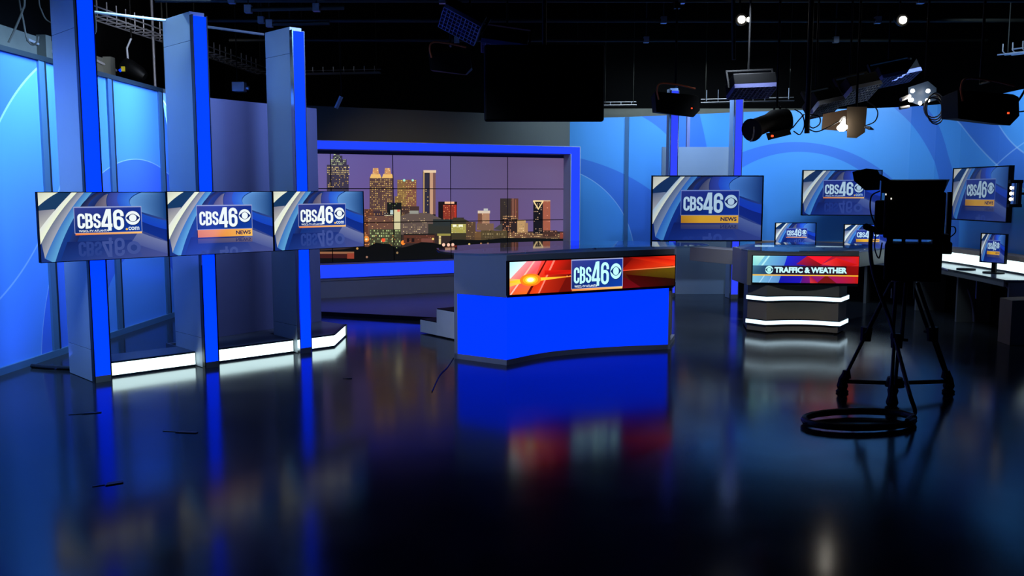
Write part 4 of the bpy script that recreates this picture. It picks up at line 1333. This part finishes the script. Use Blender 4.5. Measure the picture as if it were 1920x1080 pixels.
# cables
pts = [L(1634, 432, 7.0), L(1632, 470, 7.05), L(1640, 520, 7.1), L(1668, 600, 7.2), L(1690, 680, 6.95), L(1706, 740, 6.6)]
g1 = gp(1715, 785); pts.append(LW(g1) + (.05,))
g1 = gp(1700, 803); pts.append(LW(g1) + (.06,))
MB().tube(spline(pts, 6), 0.016, 8).build('camera_cable', M['cable'], sc, smooth=True)
MB().tube(spline([L(1650, 358, 7.2), L(1634, 368, 7.15), L(1632, 395, 7.15), L(1640, 420, 7.2), L(1648, 436, 7.3)], 5), 0.006, 6).build('viewfinder_cable', M['cable'], sc)
MB().tube(spline([L(1642, 440, 7.2), L(1640, 465, 7.2), L(1648, 484, 7.2), L(1654, 455, 7.25)], 5), 0.006, 6).build('control_cable', M['cable'], sc)
MB().tube(spline([L(1780, 425, 7.5), L(1790, 426, 7.45), L(1791, 436, 7.45), L(1780, 446, 7.5)], 5), 0.005, 6).build('side_cable', M['cable'], sc)
# cable coil on floor
c0 = Vector(gp(1505, 793)); 
ring = []
for i in range(40):
    t_ = 2 * math.pi * i / 39 * 2
    px = 1610 + 104 * math.cos(t_); py = 795 + 15 * math.sin(t_)
    g_ = gp(px, py)
    ring.append((g_[0], g_[1], 0.025 + 0.022 * (i / 39)))
o = MB().tube(ring, 0.022, 8).build('cable_coil', M['cable'], None, smooth=True)
tag(o, 'black camera cable coiled on the floor below the tripod', 'cable')

# ------------------------------------------------------------------ ceiling: pipes, trays, fixtures
def pipe(a, b, label, drops=()):
    t = thing('lighting_pipe', label, 'pipe', (0, 0, 0), 0, 'lighting grid pipes under the ceiling')
    MB().cyl(a, b, 0.026, n=10).build('pipe_tube', M['pipe'], t, smooth=True)
    for k_ in drops:
        p = Vector(a).lerp(Vector(b), k_)
        MB().cyl((p.x, p.y, p.z + .02), (p.x, p.y, 6.0), 0.01, n=6).build('hanger_rod', M['pipe'], t)
        MB().box(p.x - .04, p.x + .04, p.y - .04, p.y + .04, p.z - .04, p.z + .05).build('pipe_clamp', M['tray'], t)
    return t
PZ = 4.1
ylist = [8.2, 9.6, 11.3, 12.6, 14.2]
nm = ['nearest and highest looking crosswise', 'second nearest crosswise', 'middle crosswise', 'second farthest crosswise', 'farthest and lowest looking crosswise']
for y, n_ in zip(ylist, nm):
    pipe((-4.4, y, PZ), (7.4, y, PZ), n_ + ' grid pipe under the black ceiling', (0.08, 0.3, 0.55, 0.8))
# shorter pipes seen top left
a = dp(460, 18, 11.0); b = dp(645, 14, 11.0)
pipe(tuple(a), tuple(b), 'short upper pipe with clamps above the middle light column', (0.03, 0.72))
a = dp(502, 45, 11.8); b = dp(618, 43, 11.8)
pipe(tuple(a), tuple(b), 'short lower pipe with clamps above the column by the video wall', (0.03,))
a = dp(1367, 18, 9.0); b = dp(1376, 112, 9.0)
t = thing('drop_pipe', 'vertical pale drop pipe hanging near the top lit lamp', 'pipe')
MB().cyl(tuple(b), (a.x, a.y, PZ + .5), 0.02).build('pipe_tube', M['pipe'], t)

def tray_run(P, w, hook, label, nh, hh=0.13):
    t = thing('cable_tray', label, 'cable tray', (0, 0, 0), 0, 'wire cable trays around the studio')
    P = [Vector(p) for p in P]
    def side(k_, z=0):
        out = []
        for i, p in enumerate(P):
            d_ = (P[min(len(P) - 1, i + 1)] - P[max(0, i - 1)]); d_.z = 0; d_.normalize()
            out.append(p + Vector((-d_.y, d_.x, 0)) * k_ + Vector((0, 0, z)))
        return out
    for k_, z in ((-w / 2, 0), (w / 2, 0), (0, 0), (w / 2, hh * .6)):
        MB().tube(side(k_, z), 0.010, 6).build('rail', M['tray'], t)
    # positions along
    L_ = sum((b - a).length for a, b in zip(P, P[1:]))
    for i in range(nh):
        s = (i + .5) / nh * L_
        for a, b in zip(P, P[1:]):
            ll = (b - a).length
            if s <= ll:
                break
            s -= ll
        d_ = (b - a).normalized(); c_ = a + d_ * s
        n_ = Vector((-d_.y, d_.x, 0)).normalized()
        m_ = MB().tube([c_ + n_ * w / 2 + Vector((0, 0, 0.01)), c_ - n_ * (w / 2 - .03) + Vector((0, 0, 0.01)), c_ - n_ * w / 2 + Vector((0, 0, .04)), c_ - n_ * w / 2 + Vector((0, 0, hook))], 0.009, 6)
        m_.build('hook_bar', M['tray'], t)
    for k_ in (0.05, 0.5, 0.95):
        s = k_ * L_
        for a, b in zip(P, P[1:]):
            ll = (b - a).length
            if s <= ll:
                break
            s -= ll
        c_ = a + (b - a).normalized() * s
        MB().cyl((c_.x, c_.y, c_.z), (c_.x, c_.y, 6.0), 0.008, n=6).build('hanger_rod', M['pipe'], t)
    return t
tray_run([(-5.64, 12.0, 4.1), (-5.3, 14.8, 4.1), (-5.2, 15.8, 4.1), (-4.95, 18.3, 4.1)], -0.32, 0.30, 'long wire cable tray with hooks above left blue wall', 26)
a = dp(560, 139, 18.3); b = dp(690, 136, 18.3)
tray_run([(a.x, 18.3, a.z), (b.x + .25, 18.3, b.z)], 0.2, 0.12, 'short wire cable tray above the video wall end', 8)
a = dp(1392, 205, 17.2); b = dp(1484, 205, 17.2)
tray_run([(1.3, 19.0, 3.55), (2.6, 18.9, 3.55)], 0.16, 0.06, 'straight tray rail above the rear blue wall beside the black panel', 6)
tray_run([(3.9, 18.7, 3.58), (5.7, 18.3, 3.58)], 0.16, 0.25, 'tray rail with hooks above the wall right of rear columns', 8)
a = dp(1884, 103, 12.5); b = dp(1918, 96, 11.5)
tray_run([(a.x, 12.5, a.z), (b.x + .4, 11.2, b.z + .0)], 0.2, 0.14, 'wire tray end at the top right corner', 6)
# conduits left of column two
for x0, y0, x1, y1, w_, lab in ((287, 75, 291, 160, 0.02, 'thin vertical conduit above left wall'), (303, 85, 312, 168, 0.012, 'slim dark conduit above left wall between column one and two'), (314, 88, 320, 170, 0.012, 'slim conduit above the left wall next to the middle column')):
    A_ = dp(x0, y0, 14.0); B_ = dp(x1, y1, 14.0)
    o = MB().cyl((B_.x, 14.0, 2.9), (A_.x, 14.0, 6.0), w_).build('conduit', M['pipe' if w_ < .015 else 'tray'])
    tag(o, lab, 'conduit', 'vertical conduits above the left wall')
# loose cables top left
def hang(pts_, r, mat, label, up=False):
    P_ = [tuple(dp(*p)) for p in pts_]
    if up:
        a_ = P_[0]
        P_ = [(a_[0], a_[1], 6.0), (a_[0], a_[1], a_[2] + .5)] + P_
    o = MB().tube(spline(P_, 6), r, 6).build('hanging_cable', mat, None, smooth=True)
    tag(o, label, 'cable', 'loose cables above the scenery')
    return o
hang([(46, 0, 10.6), (42, 20, 10.6), (30, 50, 10.6), (16, 80, 10.6)], 0.012, M['grey_cable'], 'loose grey cable drooping over the beam at the left edge', True)
hang([(36, 0, 10.7), (43, 35, 10.7), (50, 70, 10.7), (60, 84, 10.7), (70, 78, 10.7), (72, 68, 10.7)], 0.01, M['grey_cable'], 'loose cable looping down onto the beam bracket', True)
hang([(73, 0, 10.8), (78, 20, 10.8), (86, 36, 10.8), (97, 43, 10.8)], 0.008, M['grey_cable'], 'short dim cable hanging left of the nearest column', True)
hang([(173, 8, 10.6), (178, 30, 10.6), (180, 55, 10.6), (175, 70, 10.6)], 0.009, M['grey_cable'], 'cable hanging right beside the nearest light column', True)
BA, BB = (-6.03, 5), (-6.03, 14)
for pts_, lab in (([(178, 112), (200, 123), (218, 132)], 'pale cable clipped along the beam behind the nearest column'), ([(52, 74), (70, 82), (90, 92), (119, 109)], 'pale cable clipped along the beam at the far left')):
    P_ = [tuple(lp(x, y, BA, BB)) for x, y in pts_]
    o = MB().tube(spline(P_, 4), 0.018, 6).build('beam_cable', M['white_paint'], None, smooth=True)
    tag(o, lab, 'cable', 'pale cables on the left beam')

def fixture_hang(t, x, y, z, r=0.014):
    """hanger from local point up to a grid pipe at PZ"""
    MB().cyl((x, y, z), (x, y, PZ - t.location.z - .03), r, n=8).build('hanger_pole', M['black_metal'], t)
    MB().box(x - .035, x + .035, y - .04, y + .04, PZ - t.location.z - .10, PZ - t.location.z - .027).build('pipe_clamp', M['black_metal'], t)

def bank_light(px, py, Y, w, label, ind=True):
    c = dp(px, py, Y)
    t = thing('fluorescent_bank_light', label, 'studio light', (c.x, c.y, c.z), 0, 'black bank lights with orange yokes')
    h = w * 0.28
    prof = [(-w / 2, h), (-w / 2 + .02, -h * .6), (w / 2 - w * .14, -h), (w / 2, -h * .45), (w / 2 - .02, h * .6), (w / 2 - .08, h * .75)]
    n_ = len(prof)
    vs = [(p[0], -w * .28, p[1]) for p in prof] + [(p[0], w * .28, p[1] * .8) for p in prof]
    MB().add(vs, [tuple(range(n_)), tuple(range(2 * n_ - 1, n_ - 1, -1))] + [(i, n_ + i, n_ + (i + 1) % n_, (i + 1) % n_) for i in range(n_)]).build('housing', M['black'], t, bevel=0.006)
    MB().tube(spline([(-w * .42, -w * .30, h * .35), (-w * .46, -w * .30, h * 1.1), (-w * .38, -w * .30, h * 1.6), (0, -w * .30, h * 1.5), (w * .38, -w * .30, h * 1.2)], 5), 0.011, 6).build('yoke', M['orange'], t, smooth=True)
    if ind:
        MB().box(w * .3, w * .33, -w * .29, -w * .275, -h * .35, -h * .25).build('indicator', M['tally'], t)
    MB().cyl((0, -w * .3, h * 1.45), (0, 0, h * 1.45), 0.012).build('yoke_arm', M['black_metal'], t)
    fixture_hang(t, 0, 0, h * 1.4)
    return t
bank_light(1266, 198, 11.3, 0.56, 'black bank light hanging in front of the left rear column')
bank_light(1836, 205, 9.6, 0.66, 'black bank light with orange yoke at the top right')
bank_light(845, 120, 10.7, 0.5, 'dim black bank light with orange yoke above the video wall', False)

# big black hanging panel
a = dp(908, 228, 8.2); b = dp(1132, 226, 8.2)
t = thing('hanging_monitor', 'large black panel hung from the grid above the anchor desk', 'monitor', ((a.x + b.x) / 2, 8.2, a.z))
w_ = b.x - a.x
MB().box(-w_ / 2, w_ / 2, -0.03, 0.05, 0, 0.68).build('casing', M['black'], t, bevel=0.02)
MB().box(-w_ / 2 + .03, w_ / 2 - .03, 0.05, 0.054, 0.03, 0.65).build('dark_screen', M['black'], t)
MB().box(-.12, .12, -.06, -.03, .2, .5).build('mount_plate', M['black_metal'], t)
fixture_hang(t, 0, -0.0, .66, 0.02)

# egg crate softlights
def soft(px, py, Y, w, d_, label, rot, mat='dark_grille', drop=True):
    c = dp(px, py, Y)
    t = thing('louvred_softlight', label, 'studio light', tuple(c), 0, 'louvred softlights in the grid', rot)
    MB().box(-w / 2, w / 2, -d_ / 2, d_ / 2, 0.03, 0.16).build('housing', M['black_metal'], t, bevel=0.008)
    m_ = MB()
    nx, ny = 10, 6
    for i in range(nx + 1):
        x = -w / 2 + w * i / nx
        m_.box(x - .004, x + .004, -d_ / 2, d_ / 2, -0.02, 0.03)
    for i in range(ny + 1):
        y = -d_ / 2 + d_ * i / ny
        m_.box(-w / 2, w / 2, y - .004, y + .004, -0.02, 0.03)
    m_.box(-w / 2, w / 2, -d_ / 2, d_ / 2, 0.012, 0.03)
    m_.build('louvre', M[mat], t)
    m_ = MB().box(-w / 2 - .03, -w / 2 - .01, -.02, .02, 0.05, 0.26).box(w / 2 + .01, w / 2 + .03, -.02, .02, .05, .26).box(-w / 2 - .03, w / 2 + .03, -.02, .02, .25, .27)
    m_.build('yoke', M['black_metal'], t)
    upl = t.rotation_euler.to_matrix().inverted() @ Vector((0, 0, 1))
    a_ = Vector((0, 0, .26))
    MB().cyl(a_, a_ + upl * (PZ - c.z - .30), 0.012, n=8).build('hanger_pole', M['black_metal'], t)
    return t
soft(862, 48, 9.5, 0.42, 0.3, 'bluish louvred softlight tilted near the top centre', (math.radians(-35), math.radians(28), 0))
soft(945, 92, 10.0, 0.5, 0.3, 'barely visible blue louvred softlight above the hanging black panel', (math.radians(-12), math.radians(8), 0))
soft(1612, 176, 10.8, 0.42, 0.34, 'grey louvred softlight hung above the camera, upper one', (math.radians(-30), math.radians(-12), .3), 'grey_metal')
soft(1548, 203, 10.4, 0.34, 0.3, 'grey louvred softlight hung just left of the lit box light', (math.radians(-30), math.radians(-12), .3), 'grey_metal')
soft(1410, 172, 10.4, 0.5, 0.3, 'dark louvred softlight over top of the right rear column', (math.radians(-20), math.radians(-3), .1))
soft(1680, 148, 11.6, 0.55, 0.3, 'dim louvred softlight above the cluster of bare bulbs', (math.radians(-22), math.radians(-12), .2))

# profile spotlight, left of grid cluster
c = dp(1468, 233, 10.0)
t = thing('profile_spotlight', 'black spotlight with tilted round barrel hanging right of the rear columns', 'studio light', tuple(c))
sp_ = lambda x, y, Y=10.0: tuple(dp(x, y, Y) - c)
MB().tube([sp_(1412, 243, 9.75), sp_(1420, 238, 9.8), sp_(1440, 230, 9.9), sp_(1450, 228, 9.95), sp_(1475, 226), sp_(1482, 225)], [.115, .10, .095, .13, .13, .10], 20).build('barrel', M['black'], t, smooth=True)
MB().tube([sp_(1409, 244, 9.73), sp_(1412, 243, 9.75)], [.125, .12], 20).build('lens_hood', M['black'], t)
MB().tube([Vector(sp_(1408.5, 244.2, 9.725)) + Vector((0, .118 * math.cos(k_ / 24 * 6.2832) * .9, .118 * math.sin(k_ / 24 * 6.2832))) for k_ in range(11, 22)], .008, 6).build('lens_rim', M['chrome'], t)
pb = MB()
F_ = [(1436, 250), (1480, 241), (1484, 252), (1440, 263)]
V = [sp_(x, y, 9.8) for x, y in F_] + [sp_(x, y, 10.0) for x, y in F_]
pb.add(V, [(0, 1, 2, 3), (7, 6, 5, 4), (0, 4, 5, 1), (1, 5, 6, 2), (2, 6, 7, 3), (3, 7, 4, 0)])
pb.build('ballast_box', M['black'], t)
MB().cyl(sp_(1447, 255, 9.78), sp_(1449, 255, 9.79), .012).build('indicator', M['tally'], t)
MB().tube([sp_(1450, 226, 10.0), sp_(1452, 200, 10.0), sp_(1462, 200, 10.0), sp_(1466, 226, 10.0)], .012, 8).build('yoke', M['black_metal'], t)
fixture_hang(t, *sp_(1457, 200, 10.0))
# post with cables to its right
o = MB().cyl(tuple(dp(1513, 250, 9.9)), (dp(1513, 250, 9.9).x, 9.9, PZ + .0), 0.028).build('drop_pipe', M['black_metal'])
tag(o, 'black vertical drop pipe beside the black spotlight', 'pipe')
for pts_, lab in (([(1488, 246, 9.95), (1500, 252, 9.9), (1508, 235, 9.9), (1504, 215, 9.9), (1490, 205, 9.95)], 'thin blue black cable loop right of the spotlight, outer loop'),
                  ([(1486, 240, 9.95), (1498, 225, 9.9), (1508, 214, 9.9)], 'short cable crossing beside the black spotlight'),
                  ([(1512, 214, 9.9), (1535, 218, 9.9), (1537, 232, 9.9), (1524, 240, 9.9), (1513, 232, 9.9)], 'cable loop between the drop pipe and the lit box light'),
                  ([(1513, 240, 9.9), (1530, 247, 9.9), (1550, 240, 9.9), (1572, 228, 9.9)], 'cable sagging from the drop pipe to the lit box light')):
    hang(pts_, 0.007, M['cable'], lab)

# box light with glowing bulb
c = dp(1580, 225, 10.3)
t = thing('box_light', 'open box light with a bright bare bulb hanging over the right wall', 'studio light', tuple(c))
bx = lambda x, y, Y=10.3: tuple(dp(x, y, Y) - c)
V = [bx(1540, 243, 10.1), bx(1588, 246, 10.1), bx(1588, 205, 10.1), bx(1543, 214, 10.1), bx(1540, 243, 10.4), bx(1588, 246, 10.4), bx(1588, 205, 10.4), bx(1543, 214, 10.4)]
MB().add(V, [(7, 6, 5, 4), (0, 4, 5, 1), (2, 6, 7, 3), (3, 7, 4, 0)]).build('reflector_box', pbr('tan_reflector', (150, 125, 105), .5), t)
V = [(1588, 258), (1606, 259), (1622, 248), (1626, 200), (1588, 200)]
A_ = [bx(x, y, 10.0) for x, y in V] + [bx(x, y, 10.4) for x, y in V]
MB().add(A_, [(4, 3, 2, 1, 0), (5, 6, 7, 8, 9)] + [(i, (i + 1) % 5, 5 + (i + 1) % 5, 5 + i) for i in range(5)]).build('side_housing', M['housing_brown'], t)
MB().tube([bx(1570, 240, 9.9), bx(1574, 240, 9.9), bx(1582, 239, 9.9), bx(1588, 238, 9.9)], [.015, .035, .04, .02], 12).build('bulb', M['bulb'], t, smooth=True)
MB().tube([bx(1580, 234, 9.9), bx(1582, 228, 9.9), bx(1583, 222, 9.9)], [.03, .02, .008], 10).build('bulb', M['bulb'], t, smooth=True)
MB().tube(spline([bx(1574, 229, 10.04), bx(1578, 222, 10.04), bx(1584, 219, 10.04), bx(1584, 227, 10.04)], 4), .01, 8).build('lamp_holder', M['white_paint'], t)
MB().tube([bx(1620, 238, 10.0), bx(1630, 240, 10.0), bx(1638, 243, 10.0)], [.008, .022, .006], 8).build('handle', M['grey_metal'], t)
fixture_hang(t, *bx(1606, 202, 10.2))
hang([(1626, 190, 10.2), (1640, 200, 10.2), (1646, 212, 10.2), (1640, 228, 10.2), (1622, 236, 10.2)], 0.007, M['grey_cable'], 'thin grey cable arching down to the lit box light')

# cluster of bare bulbs
c = dp(1725, 180, 10.5)
t = thing('multi_bulb_light', 'open fixture with several glowing bare bulbs left of top right bank light', 'studio light', tuple(c))
bx = lambda x, y, Y=10.5: tuple(dp(x, y, Y) - c)
V = [(1703, 164), (1740, 152), (1756, 165), (1756, 188), (1720, 196), (1704, 190)]
A_ = [bx(x, y, 10.55) for x, y in V] + [bx(x, y, 10.75) for x, y in V]
MB().add(A_, [(5, 4, 3, 2, 1, 0), (6, 7, 8, 9, 10, 11)] + [(i, (i + 1) % 6, 6 + (i + 1) % 6, 6 + i) for i in range(6)]).build('reflector_tray', pbr('slate_reflector', (60, 80, 110), .5), t)
for x, y, r in ((1711, 170, .02), (1740, 170, .02), (1708, 187, .028), (1739, 188, .024), (1725, 193, .018)):
    MB().tube([bx(x, y - 3, 10.45), bx(x, y - 1.5, 10.45), bx(x, y + 2, 10.45), bx(x, y + 4, 10.45)], [r * .5, r, r * 1.1, r * .4], 12).build('bulb', M['bulb'], t, smooth=True)
MB().tube([bx(1689, 187, 10.45), bx(1706, 180, 10.5)], [.022, .022], 8).build('side_tube', M['white_paint'], t)
MB().tube([bx(1687, 203, 10.45), bx(1704, 200, 10.5)], [.018, .018], 8).build('side_tube', M['white_paint'], t)
fixture_hang(t, *bx(1735, 156, 10.65))
# coil of cable
co = []
for i in range(70):
    t_ = 2 * math.pi * i / 17
    k_ = 1 + .12 * math.sin(i * .37)
    v = dp(1752 + 17 * k_ * math.cos(t_) + 3 * math.sin(i * .1), 200 + (24 + 6 * math.sin(i * .09)) * k_ * math.sin(t_), 10.3 + .05 * math.sin(i * .5))
    co.append(tuple(v))
o = MB().tube(co, 0.008, 6).build('cable_coil', M['grey_cable'], None, smooth=True)
tag(o, 'loose grey cable coil hanging left of the top right bank light', 'cable')
hang([(1887, 212, 9.6), (1900, 200, 9.6), (1912, 185, 9.6), (1924, 165, 9.6)], .012, M['cable'], 'dark cable rising from the top right bank light')
hang([(1885, 222, 9.6), (1900, 212, 9.6), (1924, 208, 9.6)], .008, M['cable'], 'dark cable running right from the top right bank light')
# far lit lamps near the top of the picture
for px, py, lab, two in ((1390, 37, 'small double lamp glowing near the ceiling beside the pale drop pipe', True), (1692, 38, 'single lamp glowing near the ceiling at upper right', False)):
    c = dp(px, py, 11.0)
    t = thing('ceiling_spot', lab, 'studio light', tuple(c), 0, 'lit lamps near the ceiling')
    MB().tube([(0, .14, .05), (0, .02, 0.0), (0, -.01, 0)], [.05, .07, .075], 16).build('can', M['black_metal'], t, smooth=True)
    MB().tube([(0, -.012, 0), (0, -.03, 0), (0, -.045, 0)], [.045, .042, .02], 16).build('bulb', M['bulb'], t, smooth=True)
    if two:
        MB().tube([(.085, -.012, 0), (.085, -.035, 0)], [.028, .015], 12).build('bulb', M['bulb'], t, smooth=True)
    MB().cyl((0, .08, .06), (0, .08, PZ - c.z + .0), .012).build('hanger_pole', M['black_metal'], t)
# silver projector like box and light above the grey flat
c = dp(450, 163, 13.5)
t = thing('junction_box', 'small silver device hanging between the middle and far columns', 'device', tuple(c))
MB().box(-.1, .08, -.08, .08, -.07, .07).build('casing', M['tray'], t, bevel=.01)
MB().cyl((.08, 0, -.01), (.13, 0, -.02), .03).build('nozzle', M['tray'], t)
MB().cyl((-.04, 0, .07), (-.04, 0, 6.0 - c.z), .008).build('hanger_rod', M['black_metal'], t)
# scoop light over left wall
c = dp(245, 120, 13.2)
t = thing('work_light', 'dark spotlight with yellow sticker over the left wall top', 'studio light', tuple(c))
bx = lambda x, y, Y=13.2: tuple(dp(x, y, Y) - c)
MB().tube([bx(232, 118), bx(240, 124), bx(262, 138), bx(272, 144)], [.09, .11, .10, .06], 14).build('barrel', M['black_metal'], t, smooth=True)
MB().box(-.09, -.04, -.12, -.10, -.12, -.05).build('sticker', M['yellow'], t)
MB().tube([bx(228, 130), bx(224, 133)], [.02, .02], 8).build('glowing_connector', M['led_blue'], t)  # emissive blue material, so this connector glows without being a lamp
MB().tube([bx(240, 112), bx(238, 90), bx(246, 72)], .014, 8).build('yoke', M['grey_metal'], t)
MB().cyl(bx(246, 72), (bx(246, 72)[0], bx(246, 72)[1], 6.0 - c.z), .012).build('hanger_pole', M['black_metal'], t)
# slim light bar above grey wall
c = dp(635, 192, 13.0)
t = thing('barn_door', 'slim slate coloured flap hanging above the grey wall left end', 'barn door', tuple(c))
MB().tube([tuple(dp(630, 203, 13.0) - c), tuple(dp(640, 181, 13.0) - c)], .03, 6).build('flap', M['grey_metal'], t)
MB().cyl(tuple(dp(640, 181, 13.0) - c), (dp(640, 181, 13.0).x - c.x, 0, 6.0 - c.z), .006, n=6).build('hanger_rod', M['black_metal'], t)

# scraps on the floor
for px, py, w_, l_, r_, lab in ((172, 775, .03, .14, .3, 'small dark scrap on the floor below the nearest column'), (350, 811, .04, .16, -.2, 'crumpled tape scrap on floor in front of the platform'), (214, 907, .05, .10, .5, 'torn dark paper scrap on the open floor at lower left'), (655, 710, .02, .05, 0, 'tiny pale scrap on floor right of the platform')):
    g_ = gp(px, py)
    m_ = MB().prism([(-l_ / 2, -w_ / 2), (l_ / 2, -w_ * .3), (l_ / 2, w_ / 2), (-l_ / 3, w_ / 2)], 0.001, 0.006)
    m_.box(-l_ * 1.2, -l_ / 2, -.004, .004, 0.001, .004)
    o = m_.build('tape_scrap', M['seam'])
    o.location = (g_[0], g_[1], 0); o.rotation_euler = (0, 0, r_)
    tag(o, lab, 'scrap', 'scraps on the studio floor')
# cable on floor left of nearest column
pp = [gp(60, 690), gp(100, 693), gp(150, 695), gp(158, 695)]
o = MB().tube(spline([(p[0], p[1], .022) for p in pp], 4), .022, 8).build('floor_cable', M['cable'], None, smooth=True)
tag(o, 'thick black cable on the floor behind the nearest column', 'cable')
pp = [gp(852, 672), gp(840, 690), gp(826, 705), gp(812, 735)]
o = MB().tube(spline([(p[0] - .01, p[1], .005) for p in pp], 4), .005, 6).build('floor_cable', M['cable'], None, smooth=True)
tag(o, 'thin dark cable on the floor leaving the anchor desk corner', 'cable')
